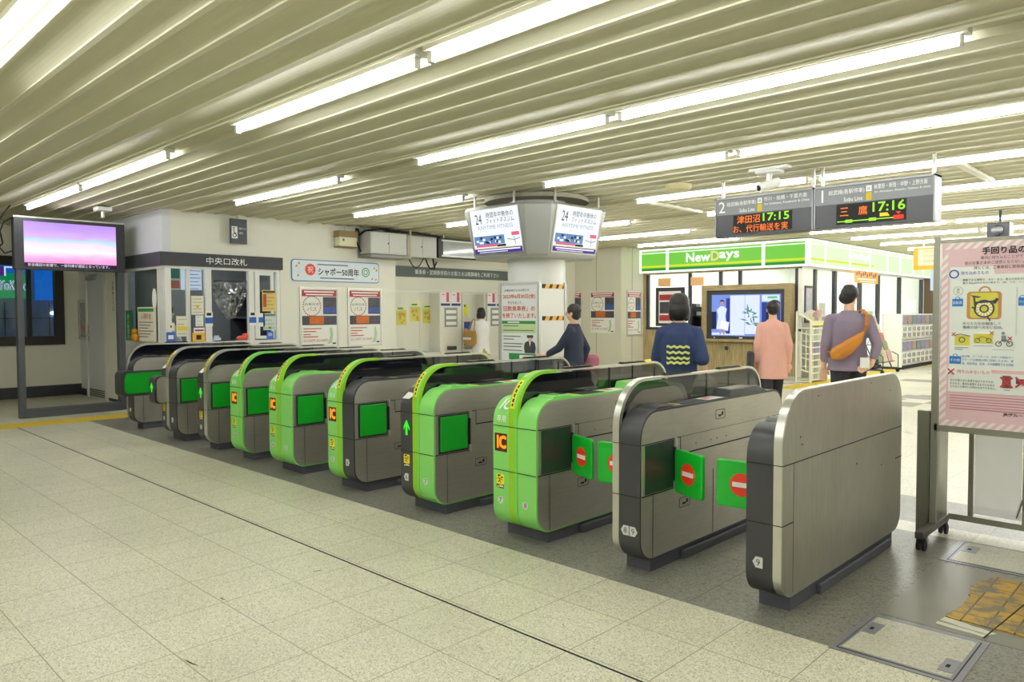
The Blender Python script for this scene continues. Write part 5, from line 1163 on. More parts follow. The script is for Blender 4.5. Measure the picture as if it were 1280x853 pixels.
# ---------------------------------------------------------------- departure board
BYY = 8.2
LA = glow('led_amber', 'ff7a1c', 1.5); LG = glow('led_green', '9bea2a', 1.3); LR = glow('led_red', 'ff3a1a', 1.4); LY = glow('led_yellow', 'ffd21c', 1.3)
BFR = mat('board_frame', '96979a', .4, .4); BGR = mat('board_grey', '85878a', .45); BDK = mat('board_dark', '3a3b40', .35)
def board(x0, x1, num, line, dest1, dest2, label):
    t = empty('departure_board', ((x0+x1)/2, BYY, 2.39)); tag(t, label, 'departure board', 'two hanging departure boards')
    MB().box((x0+.008, BYY, 2.39), (x1-.008, BYY+.2, 2.84)).build('housing', BDK, t, bevel=.004)
    S = Surf((0, BYY-.001, 0), (1, 0, 0)); W_ = x1-x0; A = lambda u: x0+W_*u
    S.put('grey_header', BGR, t, lambda m: S.rect(m, x0+.01, x1-.01, 2.645, 2.825, 0, .003))
    for a, b, c, d in ((x0, x0+.014, 2.385, 2.85), (x1-.014, x1, 2.385, 2.85)): MB().box((a, BYY-.012, c), (b, BYY+.21, d)).build('end_frame', BFR, t)
    MB().box((x0, BYY-.012, 2.83), (x1, BYY+.21, 2.85)).build('top_rail', BFR, t)
    for x in (x0+.05, x1-.04): MB().box((x-.015, BYY+.08, 2.85), (x+.015, BYY+.11, 3.08)).build('hanger', ALU, t)
    write(S, t, num, A(.075), 2.74, .13, WHITE, .004, name='platform_number')
    write(S, t, line, A(.285), 2.765, .06, WHITE, .004, width=W_*.31); write(S, t, 'Sobu Line', A(.345), 2.685, .045, WHITE, .004, width=W_*.16)
    S.put('yellow_square', glow('line_yellow', 'f4d41c', .8), t, lambda m: S.rect(m, A(.455), A(.5), 2.655, 2.735, .003, .005))
    S.put('white_square', WHITE, t, lambda m: S.rect(m, A(.455), A(.5), 2.745, 2.805, .003, .005))
    write(S, t, '総', A(.478), 2.775, .035, INK, .006)
    write(S, t, dest1, A(.73), 2.785, .05, WHITE, .004, width=W_*.42); write(S, t, dest2, A(.745), 2.728, .03, WHITE, .004, width=W_*.44)
    return t, S, A, W_
t, S, A, W_ = board(-4.53, -3.35, '2', '総武線(各駅停車)', '市川・船橋・千葉方面', 'for Ichikawa, Funabashi & Chiba', 'left departure board, platform 2, two lines of lit characters')
S.put('display', BLACKM, t, lambda m: S.rect(m, A(.2), A(.8), 2.42, 2.63, 0, .002))
write(S, t, '津田沼', A(.36), 2.575, .09, LA, .004, width=W_*.24, name='led_characters'); write(S, t, '17:15', A(.64), 2.58, .085, LG, .004, width=W_*.26, name='led_time', bold=.004)
write(S, t, 'お、代行輸送を実', A(.48), 2.468, .085, LA, .004, width=W_*.56, name='led_characters')
t, S, A, W_ = board(-3.34, -2.15, '1', '総武線(各駅停車)', '秋葉原・新宿・中野・上野方面', 'for Akihabara, Shinjuku, Nakano & Ueno', 'right departure board, platform 1, with a lit line diagram')
S.put('display', BLACKM, t, lambda m: S.rect(m, A(.2), A(.78), 2.42, 2.635, 0, .002))
write(S, t, '三', A(.27), 2.555, .085, LA, .004, width=.085, name='led_characters'); write(S, t, '鷹', A(.43), 2.555, .09, LA, .004, width=.09, name='led_characters'); write(S, t, '17:16', A(.64), 2.575, .095, LG, .004, width=W_*.26, name='led_time', bold=.004)
S.put('line_diagram', LG, t, lambda m: (S.rect(m, A(.21), A(.68), 2.448, 2.458, .002, .004), S.rect(m, A(.28), A(.34), 2.437, 2.469, .002, .0045), S.rect(m, A(.48), A(.54), 2.437, 2.469, .002, .0045)))
S.put('red_stop', LR, t, lambda m: (S.rect(m, A(.68), A(.76), 2.435, 2.475, .002, .0045), S.poly(m, [(A(.7), 2.51), (A(.74), 2.51), (A(.72), 2.485)], .002, .004)))
S.put('train_mark', LY, t, lambda m: S.poly(m, [(A(.57), 2.475), (A(.65), 2.475), (A(.63), 2.51), (A(.57), 2.51)], .002, .004))
# camera, detector, beacon under the ceiling
q = aty(962, 222, 7.75); t = empty('security_camera', (q.x, q.y, 3.05)); tag(t, 'white security camera on a ceiling bracket above the departure board', 'camera')
MB().box((q.x-.22, q.y-.05, 3.02), (q.x+.22, q.y+.05, 3.05)).box((q.x-.12, q.y-.1, 2.98), (q.x+.12, q.y+.1, 3.02)).build('bracket', PAPER, t, bevel=.006)
MB().cyl((q.x, q.y, 2.98), (q.x, q.y-.02, 2.88), .03, 12).build('arm', PAPER, t); MB().cyl((q.x+.06, q.y+.08, 2.9), (q.x-.06, q.y-.12, 2.82), .05, 16).build('body', PAPER, t, smooth=True)
MB().cyl((q.x-.058, q.y-.117, 2.821), (q.x-.066, q.y-.13, 2.816), .03, 16).build('lens', BLACKG, t)
q = atz(848, 234, 3.02); mb = MB(); mb.loft([[(q.x+r*math.cos(2*math.pi*k/20), q.y+r*math.sin(2*math.pi*k/20), z) for k in range(20)] for r, z in ((.16, 3.05), (.16, 3.02), (.13, 2.985), (.06, 2.975))])
t = mb.build('round_ceiling_lamp', mat('lamp_cream', 'd8d0a0', .4), None, smooth=True); tag(t, 'round cream unlit lamp on the ceiling left of the departure board', 'ceiling light')
q = aty(1250, 289, 13.6); t = empty('ceiling_projector', (q.x, q.y, 2.6)); tag(t, 'black box device hanging from the ceiling above the pink board', 'projector')
MB().box((q.x-.15, q.y-.15, q.z-.1), (q.x+.15, q.y+.12, q.z+.12)).build('body', BLACKP, t, bevel=.015); MB().cyl((q.x, q.y-.15, q.z), (q.x, q.y-.2, q.z), .08, 14).build('lens', BLACKG, t)
MB().cyl((q.x, q.y, q.z+.12), (q.x, q.y, 3.055), .02, 8).build('stem', BLACKP, t)
# ---------------------------------------------------------------- pink notice board on castors (right)
PYY = 5.34; PX0, PX1 = -1.35, .05
t = empty('wheeled_notice_board', (-.65, PYY, 0)); tag(t, 'large pink striped notice board on a castor stand at the right edge', 'notice board')
FRS = mat('stand_steel', '8f8e82', .4, .5, var=.05)
for x in (PX0-.03, PX1+.03): MB().box((x-.018, PYY-.018, .1), (x+.018, PYY+.018, 1.97)).build('post', FRS, t)
MB().box((PX0-.03, PYY-.018, .73), (PX1+.03, PYY+.018, .775)).build('crossbar', FRS, t); MB().box((PX0-.03, PYY-.015, 1.93), (PX1+.03, PYY+.015, 1.95)).build('crossbar', FRS, t)
for x in (PX0-.03, PX1+.03):
    MB().box((x-.025, PYY-.3, .085), (x+.025, PYY+.28, .13)).build('foot', mat('foot_dark', '4a4740', .5, .4), t, bevel=.006)
    for y in (PYY-.25, PYY+.24):
        c = MB().box((x-.022, y-.02, .05), (x+.022, y+.02, .09)).cyl((x-.024, y+.01, .035), (x-.008, y+.01, .035), .034, 14).cyl((x+.008, y+.01, .035), (x+.024, y+.01, .035), .034, 14)
        c.build('castor', BLACKM, t)
S = Surf((PX0, PYY-.02, .77), (1, 0, 0)); PW, PH = PX1-PX0, 1.155     # local a across, b up
def B1(X, Y): v = aty(1170+X/7.109, 300+Y/7.109, PYY-.02); return v.x-PX0, v.z-.77      # measured on two close views of the board
def B2(X, Y): v = aty(1170+X/6.564, 410+Y/6.564, PYY-.02); return v.x-PX0, v.z-.77
def box1(m, X0, Y0, X1, Y1, d0, d1, f=B1): a0, b1 = f(X0, Y0); a1, b0 = f(X1, Y1); S.rect(m, a0, a1, min(b0, b1), max(b0, b1), d0, d1)
def line1(body, X0, X1, Y, hpx, m, f=B1, d=.0068, bold=0., name='lettering'):
    a0, b = f(X0, Y); a1, b2 = f(X1, Y); h = f(X0, Y-hpx/2)[1]-f(X0, Y+hpx/2)[1]
    write(S, t, body, a0, (b+b2)/2, h, m, d, width=a1-a0, align='l', bold=bold, name=name)
S.put('panel', PAPER, t, lambda m: S.rect(m, 0, PW, 0, PH, -.015, 0))
S.put('pink_face', PINK, t, lambda m: S.rect(m, 0, PW, 0, PH, 0, .002))
def stripes(m):
    for k in range(-30, 40):                       # diagonal border stripes
        a = k*.05
        for (p0, p1, q0, q1) in ((0, PW, PH-.04, PH), (0, PW, 0, .04)):
            s = [(a+q0*1., q0), (a+.025+q0*1., q0), (a+.025+q1*1., q1), (a+q1*1., q1)]
            if min(x for x, _ in s) >= p0 and max(x for x, _ in s) <= p1: S.poly(m, s, .002, .0032)
    k = 0.03
    while k < PH-.08: S.poly(m, [(0, k), (.036, k+.036), (.036, k+.061), (0, k+.025)], .002, .0032); k += .05
S.put('border_stripes', mat('stripe_pale', 'f0e9e4', .5, var=.02), t, stripes)
w0, wt = B1(128, 300); wb = B2(100, 520)[1]; wt2 = B1(780, 295)[1]; te = B1(510, 290)[0]
S.put('white_sheet', mat('sheet_offwhite', 'e9eee6', .5, var=.02), t, lambda m: S.poly(m, [(w0, wb), (PW-.04, wb), (PW-.04, wt2), (te+.01, wt2), (te, wt2+.05), (w0, wt2+.05)], .0032, .0042))
S.put('pink_strip', mat('strip_rose', 'e6b9bc', .5, var=.02), t, lambda m: S.rect(m, B2(450, 350)[0], PW-.04, B2(450, 372)[1], B2(450, 346)[1], .0042, .005))
line1('手回り品の', 412, 800, 90, 62, INK, bold=.0025)
for b_, x0, x1, y in (('車内に持ち込むことがで', 400, 775, 152), ('他のお客さまのご迷惑とならないよ', 258, 800, 197), ('詳しくは、ご乗車前に駅係員', 340, 785, 240)): line1(b_, x0, x1, y, 30, INK)
BL = mat('board_blue', '2a5fae', .5); ca, cb_ = B1(163, 305)
S.put('tab', PAPER, t, lambda m: (S.disc(m, ca, cb_, .034, .0045, .0055), S.rect(m, ca, te-.005, B1(300, 335)[1], B1(300, 268)[1], .0044, .0053)))
mb = MB(); S.ring(mb, ca, cb_, .028, .008, .006, .0072); mb.build('blue_ring', BL, t)
line1('持ち込めるもの', 225, 470, 293, 32, BL)
for k, b_ in enumerate(('携帯できる荷物で、タテ・ヨコ・高さの合計が2', '重さ30kg以内のもの2個まで。(傘、つえ、ハン')): line1(b_, 240, 790, (352, 380)[k], 21, INK)
ga, gb = B1(200, 455); mb = MB(); S.ring(mb, ga, gb, .027, .0015, .0045, .0055); mb.build('grey_ring', GREYINK, t)
write(S, t, '無\n料', ga, gb, .034, GREYINK, .0055, width=.016)
BLC = mat('board_case_blue', '2478c4', .5)
def case(X0, Y0, X1, Y1, f, txt, n):
    def g(m): box1(m, X0, Y0, X1, Y1, .0045, .006, f); a, b = f((X0+X1)/2, Y0); S.ring(m, a, b, .014, .004, .0046, .0062)
    S.put('blue_case', BLC, t, g); line1(txt, X0+8, X1-8, (Y0+Y1)/2, 26 if f is B1 else 24, WHITE, f, .0075)
case(147, 525, 242, 592, B1, '自転車', 0); case(112, 230, 206, 296, B2, 'その他', 0); case(735, 512, 800, 585, B1, 'ペット', 0)
mb = MB(); box1(mb, 716, 420, 720, 850, .0045, .0052); mb.build('divider', mat('divider_grey', 'd6dad4', .5), t)
BAGB = mat('bag_brown', 'c08a52', .5); BAGY = mat('bag_yellow', 'd8d048', .5)
bx0_, by1_ = B1(278, 462); bx1_, by0_ = B1(582, 706); bw, bh = bx1_-bx0_, by1_-by0_; U = lambda u: bx0_+bw*u; Vv = lambda v: by0_+bh*v
S.put('bag_edge', BAGB, t, lambda m: (S.poly(m, rrect(U(0), U(1), Vv(0), Vv(1), (.02,)*4, 4), .0045, .0055), S.ring(m, U(.52), Vv(1.0), .033, .009, .0046, .0057)))
S.put('bag_yellow', BAGY, t, lambda m: S.poly(m, rrect(U(.1), U(.9), Vv(.05), Vv(.95), (.015,)*4, 4), .0056, .0062))
BK = mat('bicycle_dark', '3c3a4a', .5); wx, wy = B1(430, 612); q_ = bw/.25
def bike(m):
    R_ = lambda x, y: (wx+x*q_, wy+y*q_)
    S.ring(m, wx, wy, .075*q_, .012*q_, .0064, .0075); S.ring(m, wx, wy, .034*q_, .01*q_, .0064, .0076)
    S.line(m, [R_(-.075, .1), R_(-.065, .02), R_(-.065, -.01)], .014*q_, .0065, .0078); S.poly(m, [R_(-.105, .115), R_(-.02, .1), R_(-.045, .09), R_(-.08, .097)], .0063, .0077)
    S.line(m, [R_(-.07, .05), R_(.06, .06), R_(.09, .075)], .015*q_, .0066, .0079); S.poly(m, [R_(.055, .045), R_(.085, .09), R_(.105, .08), R_(.08, .04)], .0062, .0081); S.line(m, [R_(.02, -.06), R_(.045, -.1)], .01*q_, .0063, .0082); S.line(m, [R_(-.09, .015), R_(-.065, .0)], .012*q_, .0064, .008)
S.put('folding_bicycle', BK, t, bike)
def spokes(m):
    for k in range(14):
        a = 2*math.pi*k/14; S.line(m, [(wx+.038*q_*math.cos(a), wy+.038*q_*math.sin(a)), (wx+.06*q_*math.cos(a), wy+.06*q_*math.sin(a))], .011*q_, .0062, .0072)
S.put('wheel_spokes', WHITE, t, spokes)
line1('折りたたむか解体して', 240, 578, 744, 27, INK); line1('専用の袋へ完全に収納。', 240, 596, 778, 27, INK)
def wheel(m, X, Y, r, rw=.0035): a, b = B2(X, Y); S.ring(m, a, b, r, rw, .0062, .0074, 16)
def mini(m):
    wheel(m, 215, 98, .018, .005); wheel(m, 342, 103, .015); wheel(m, 435, 103, .015); wheel(m, 515, 132, .017, .004); wheel(m, 605, 132, .017, .004)
    S.line(m, [B2(342, 103), B2(365, 75), B2(410, 78), B2(435, 103)], .003, .0063, .0075); S.line(m, [B2(515, 132), B2(545, 100), B2(585, 100), B2(605, 132)], .004, .0064, .0076); S.line(m, [B2(160, 60), B2(200, 50), B2(285, 68)], .004, .0065, .0077)
S.put('small_bags', BAGY, t, lambda m: (box1(m, 157, 60, 275, 146, .0045, .0058, B2), box1(m, 310, 48, 468, 130, .0045, .0058, B2)))
S.put('small_bicycles', BK, t, mini)
ra, rb = B2(553, 45)
S.put('rider', mat('rider_grey', '8a8f96', .5), t, lambda m: (S.disc(m, ra, rb, .01, .0045, .006, 12), S.poly(m, [B2(538, 62), B2(575, 62), B2(582, 115), B2(560, 120), B2(538, 108)], .0045, .0059)))
CX_ = mat('cross_red', 'b8323e', .5)
def cross(X, Y, r, w_, f=B2):
    a, b = f(X, Y); return lambda m: (S.line(m, [(a-r, b-r), (a+r, b+r)], w_, .0078, .009), S.line(m, [(a-r, b+r), (a+r, b-r)], w_, .0092, .0102))
for X, Y in ((147, 52), (460, 42), (610, 88)): S.put('red_cross', CX_, t, cross(X, Y, .01, .005))
S.put('caption_lines', GREYINK, t, lambda m: [box1(m, x0, y, x1, y+7, .0045, .0055, B2) for x0, x1, y in ((155, 268, 158), (155, 220, 172), (312, 465, 145), (462, 640, 178))])
for k, b_ in enumerate(('旅行鞄、スーツケース、スポーツ用品(サー', 'フボードは専用の袋に収納したもの)、楽', '器、娯楽用品、玩具、その他携帯できる荷物')): line1(b_, 215, 638, (240, 268, 298)[k], 22, BL, B2)
xa_, xb_ = B2(125, 357)
S.put('white_tab', PAPER, t, lambda m: (S.disc(m, xa_, xb_, .031, .0052, .0062), S.rect(m, xa_, B2(455, 350)[0], B2(300, 385)[1], B2(300, 340)[1], .005, .006)))
S.put('red_cross', CX_, t, cross(125, 357, .018, .008)); line1('持ち込めないもの', 178, 440, 362, 30, CX_, B2, .0072)
for k, b_ in enumerate(('他のお客さまに危害を及ぼすおそれの', 'あるもの、車内を破損するおそれのある', 'ものなどは車内への持込みはできません。')): line1(b_, 118, (470, 482, 494)[k], (435, 462, 488)[k], 20, INK, B2)
da, db = B2(580, 448); ea, eb = B2(705, 450)
S.put('danger_item', mat('item_brown', '7a3f38', .5), t, lambda m: (S.rect(m, da-.022, da+.022, db-.035, db+.04, .0052, .0062), S.disc(m, da, db-.012, .024, .0052, .0064)))
S.put('danger_item', mat('item_dark', '5a4048', .5), t, lambda m: S.rect(m, ea-.03, ea+.03, eb-.01, eb+.02, .0052, .0062))
S.put('red_cross', CX_, t, cross(580, 448, .031, .011)); S.put('red_cross', CX_, t, cross(705, 450, .031, .011))
S.put('danger_caption', GREYINK, t, lambda m: box1(m, 560, 508, 608, 516, .0052, .006, B2))
fa, ft = B2(95, 524); fb = B2(95, 650)[1]
S.put('fine_print_box', mat('fineprint_rose', 'd9a0ac', .5), t, lambda m: (S.rect(m, fa, PW-.06, ft-.002, ft, .004, .005), S.rect(m, fa, PW-.06, fb, fb+.002, .004, .005), S.rect(m, fa, fa+.002, fb, ft, .0041, .0051)))
S.put('fine_print', mat('fineprint_ink', 'b8808a', .5), t, lambda m: [S.rect(m, fa+.012, PW-.08-.03*(k % 2), ft-.022-k*.0165, ft-.017-k*.0165, .003, .004) for k in range(6)])
line1('JRグループ', 550, 760, 722, 30, INK, B2, .004, bold=.0015)

# ---------------------------------------------------------------- steel barrier behind the board
BS = steel('barrier_steel', '8d8c80', .38, (9, 9, 1))
t = empty('barrier_post', (-1.47, 5.42, 0)); tag(t, 'flat stainless barrier post standing between the right gate and the pink board', 'post')
MB().box((-1.5, 5.4, .0), (-1.43, 5.43, .845)).build('front_plate', BS, t, bevel=.004); MB().box((-1.46, 5.46, .08), (-1.4, 5.75, .84)).build('side_plate', BS, t, bevel=.004)
MB().box((-1.475, 5.43, .02), (-1.435, 5.46, .83)).build('core', BLACKM, t)
t = empty('barrier_fence', (-.4, 5.8, 0)); tag(t, 'steel rail fence with frosted panels behind the pink board', 'fence')
fm = MB().box((-1.4, 5.78, .06), (1.6, 5.82, .1)).box((-1.4, 5.78, .96), (1.6, 5.82, 1.0)); fm.build('rail', BS, t)
for x in (-1.27, -.96, -.2, .6, 1.5): MB().box((x-.014, 5.785, .0 if x in (-.2, 1.5) else .1), (x+.014, 5.815, .96)).build('upright', BS, t)
for a, b in ((-1.25, -.98), (-.94, -.22), (-.18, .58)): MB().box((a, 5.795, .12), (b, 5.803, .94)).build('frosted_panel', FROST, t)
MB().cyl((-1.0, 5.77, .14), (-.8, 5.77, .92), .006, 6).build('brace_wire', BS, t)
t = MB().box((-.86, 5.86, .3), (-.8, 5.95, .96)).build('dark_post', CHAR, None, bevel=.004); tag(t, 'dark grey post behind the frosted barrier panel', 'post'); t.location.z = .0
# ---------------------------------------------------------------- floor covers and worn guide tiles at the lower right
FST = mat('cover_steel', '8f9096', .35, .7, var=.08)
def cover(c0, c1, c2, c3, label, zt=.004):
    """steel-framed floor cover: near-left, far-left, far-right, near-right corners"""
    P = [Vector((x, y, 0)) for x, y in (c0, c1, c2, c3)]; t = empty('floor_cover', tuple((P[0]+P[2])/2)); tag(t, label, 'floor cover')
    ctr = sum(P, Vector())/4
    def quad(s0, z0, z1, mb):
        q = [ctr+(p-ctr)*s0 for p in P]; mb.add([(v.x, v.y, z) for z in (z0, z1) for v in q], [(3,2,1,0),(4,5,6,7),(0,1,5,4),(1,2,6,5),(2,3,7,6),(3,0,4,7)]); return mb
    quad(1., .0005, zt, MB()).build('steel_frame', FST, t); quad(.9, zt, zt+.0008, MB()).build('gap', SEAM, t); quad(.885, zt+.0008, zt+.002, MB()).build('inner_edge', FST, t)
    quad(.84, zt+.002, zt+.003, MB()).build('tile_insert', F2X, t)
    u = (P[3]-P[0]); v = (P[1]-P[0])
    for fu, fv in ((.085, .5), (.8, .16)):
        p = P[0]+u*fu+v*fv; mb = MB(); q = [p, p+u*.115, p+u*.115+v*.27, p+v*.27]; mb.add([(a.x, a.y, z) for z in (zt+.003, zt+.0045) for a in q], [(3,2,1,0),(4,5,6,7),(0,1,5,4),(1,2,6,5),(2,3,7,6),(3,0,4,7)]); mb.build('lift_plate', FST, t)
        q = [p+u*.035+v*.09, p+u*.065+v*.09, p+u*.065+v*.15, p+u*.035+v*.15]; mb = MB(); mb.add([(a.x, a.y, z) for z in (zt+.0045, zt+.0052) for a in q], [(3,2,1,0),(4,5,6,7),(0,1,5,4),(1,2,6,5),(2,3,7,6),(3,0,4,7)]); mb.build('lift_hole', SEAM, t)
F2X = floormat('tile_cover', 'c4c2ae', '98967f', '8a8874', 50., -25, -25, .36, speck=150)
cover((-1.27, 3.33), (-1.26, 3.86), (-.76, 3.87), (-.76, 3.34), 'nearest steel-framed floor cover with two lift plates')
cover((-1.25, 4.98), (-1.26, 5.5), (-.55, 5.5), (-.55, 4.98), 'second steel-framed floor cover under the pink board')
WORN = mat('worn_concrete', '7d7b6e', .35, var=.14, scale=3)
struct('trim_11', MB().box((-1.235, 3.89, 0), (-.5, 4.93, .0012)), WORN)
tt = bpy.data.materials.new('worn_yellow_tiles'); tt.use_nodes = True; nt, b = nodes_of(tt); N = nt.nodes.new; L = nt.links.new
tc = N('ShaderNodeTexCoord'); nz = N('ShaderNodeTexNoise'); nz.inputs['Scale'].default_value = 9; nz.inputs['Detail'].default_value = 7; nz.inputs['Roughness'].default_value = .7; L(tc.outputs['Object'], nz.inputs['Vector'])
mp = N('ShaderNodeMapping'); mp.inputs['Location'].default_value = (1.03, -4.0, 0); L(tc.outputs['Object'], mp.inputs[0])
br = N('ShaderNodeTexBrick'); br.offset = 0; br.inputs['Scale'].default_value = 1; br.inputs['Brick Width'].default_value = .11; br.inputs['Row Height'].default_value = .16; br.inputs['Mortar Size'].default_value = .004; L(mp.outputs[0], br.inputs[0])
br.inputs[1].default_value = tuple(lin('bd9418'))+(1,); br.inputs[2].default_value = tuple(lin('a3801c'))+(1,); br.inputs[3].default_value = tuple(lin('3a3020'))+(1,)
cr = N('ShaderNodeValToRGB'); cr.color_ramp.elements[0].position = .48; cr.color_ramp.elements[1].position = .58; L(nz.outputs['Fac'], cr.inputs[0])
mx = N('ShaderNodeMix'); mx.data_type = 'RGBA'; L(cr.outputs[0], mx.inputs[0]); L(br.outputs[0], mx.inputs[6]); mx.inputs[7].default_value = tuple(lin('6f664c'))+(1,)
L(mx.outputs[2], b.inputs['Base Color']); b.inputs['Roughness'].default_value = .45
mb = MB(); rr = random.Random(12)
def rag(pts, z, step=.03, amp=.012):
    o = []
    for (x0, y0), (x1, y1) in zip(pts, pts[1:]+pts[:1]):
        n = max(1, int(math.hypot(x1-x0, y1-y0)/step))
        for k in range(n): o.append((x0+(x1-x0)*k/n+rr.uniform(-amp, amp), y0+(y1-y0)*k/n+rr.uniform(-amp, amp)))
    return o
mb.prism(rag([(-.985, 4.06), (-.78, 4.05), (-.62, 4.05), (-.6, 4.86), (-.94, 4.86), (-1.0, 4.6), (-.96, 4.4)], 0), 'z', .0012, .007)
t = mb.build('tactile_tiles', tt); tag(t, 'worn yellow tactile guide tiles on the floor at lower right', 'floor tiles'); t.data.transform(Matrix.Translation(t.location)); t.location = (0, 0, 0)
mb = MB(); mb.prism(rag([(-1.0, 3.99), (-.78, 3.96), (-.76, 4.0), (-.98, 4.05)], 0, amp=.006), 'z', .0012, .006); mb.prism(rag([(-1.0, 3.94), (-.79, 3.92), (-.79, 3.95), (-1.0, 3.975)], 0, amp=.005), 'z', .0012, .005)
t = mb.build('floor_patch', mat('patch_white', 'd2d2c0', .5, var=.1)); tag(t, 'broken whitish strip along the near edge of the yellow guide tiles', 'floor patch')
mb = MB(); mb.line if False else None
mb.prism([(-.795, 3.9), (-.789, 3.9), (-.70, 4.86), (-.706, 4.86)], 'z', .007, .0082); t = mb.build('floor_crack', SEAM); tag(t, 'dark crack line across the yellow guide tiles', 'crack')
SC_ = [(-2.86, 1.83, .9), (-3.0, 1.5, .3), (-2.52, 2.2, .2)]
for k, (px, py, a) in enumerate(((238, 829, -.6), (397, 714, .5), (278, 749, -.6))):
    q = atz(px, py, 0); d = Vector((math.cos(a+YAW), math.sin(a+YAW), 0)); n = Vector((-d.y, d.x, 0)); mb = MB()
    L_ = (.06, .035, .03)[k]; mb.add([(q+d*s*L_+n*o*.005+Vector((0, 0, .0008))) for s, o in ((-1, 0), (-.4, 1), (1, .2), (.3, -1))], [(0, 3, 2, 1)])
    t = mb.build('scuff_mark', SEAM); tag(t, 'small dark scuff on the pale floor, %s' % ['nearest the camera', 'in front of the middle gates', 'at a tile joint'][k], 'mark')
# ---------------------------------------------------------------- people
SKIN = mat('skin', 'e0b494', .5, var=.04, scale=20); HAIRB = mat('hair_black', '1a1716', .45, var=.3, scale=60, stretch=(1, 1, .15)); SHOEB = mat('shoe_dark', '22211f', .5); LIP = mat('lips', 'b06a60', .5); EYE = mat('eye_dark', '1a1512', .2)
def limb(mb, pts):
    for (a, ra), (b, rb) in zip(pts[:-1], pts[1:]): mb.cyl(a, b, ra, 12, rb)
    for p, r in pts: mb.ell(p, r, r, r, 12, 6)
    return mb
def rings(mb, lv):       # (cx, cy, z, rx, ry)
    mb.loft([[(cx+rx*math.cos(2*math.pi*i/20), cy+ry*math.sin(2*math.pi*i/20), z) for i in range(20)] for cx, cy, z, rx, ry in lv]); return mb
def blob(name, mb, m, parent, vox=.012, sm=3):
    o = mb.build(name, m, parent, keep=True)
    rm = o.modifiers.new('r', 'REMESH'); rm.mode = 'VOXEL'; rm.voxel_size = vox
    s = o.modifiers.new('s', 'SMOOTH'); s.iterations = sm; s.factor = .5
    bpy.context.view_layer.update(); dg = bpy.context.evaluated_depsgraph_get()
    me = bpy.data.meshes.new_from_object(o.evaluated_get(dg)); old = o.data; o.modifiers.clear(); o.data = me; bpy.data.meshes.remove(old)
    for p in me.polygons: p.use_smooth = True
    if not me.materials: me.materials.append(m)
    return o
V = Vector
def hand(mb, w_, d, side, palm_n):
    """palm, four bent fingers of unequal length and a thumb leaving the palm's side"""
    d = V(d).normalized(); n = V(palm_n); n = (n-d*n.dot(d)).normalized(); s = d.cross(n).normalized()*side
    w_ = V(w_)
    for k in range(4):
        b = w_+d*.05+s*(.03-.02*k); mb.cyl(w_+s*(.018-.012*k), b+d*.04, .015, 10, .0115)
        L = (.066, .076, .07, .055)[k]; p = [b+d*.038, b+d*(.038+L*.5)+n*.012, b+d*(.038+L*.78)+n*.036]
        limb(mb, [(p[0], .0108), (p[1], .0098), (p[2], .0082)])
    t0 = w_+s*.03+d*.025; limb(mb, [(t0, .014), (t0+s*.022+d*.03+n*.01, .0115), (t0+s*.026+d*.058+n*.02, .0092)])
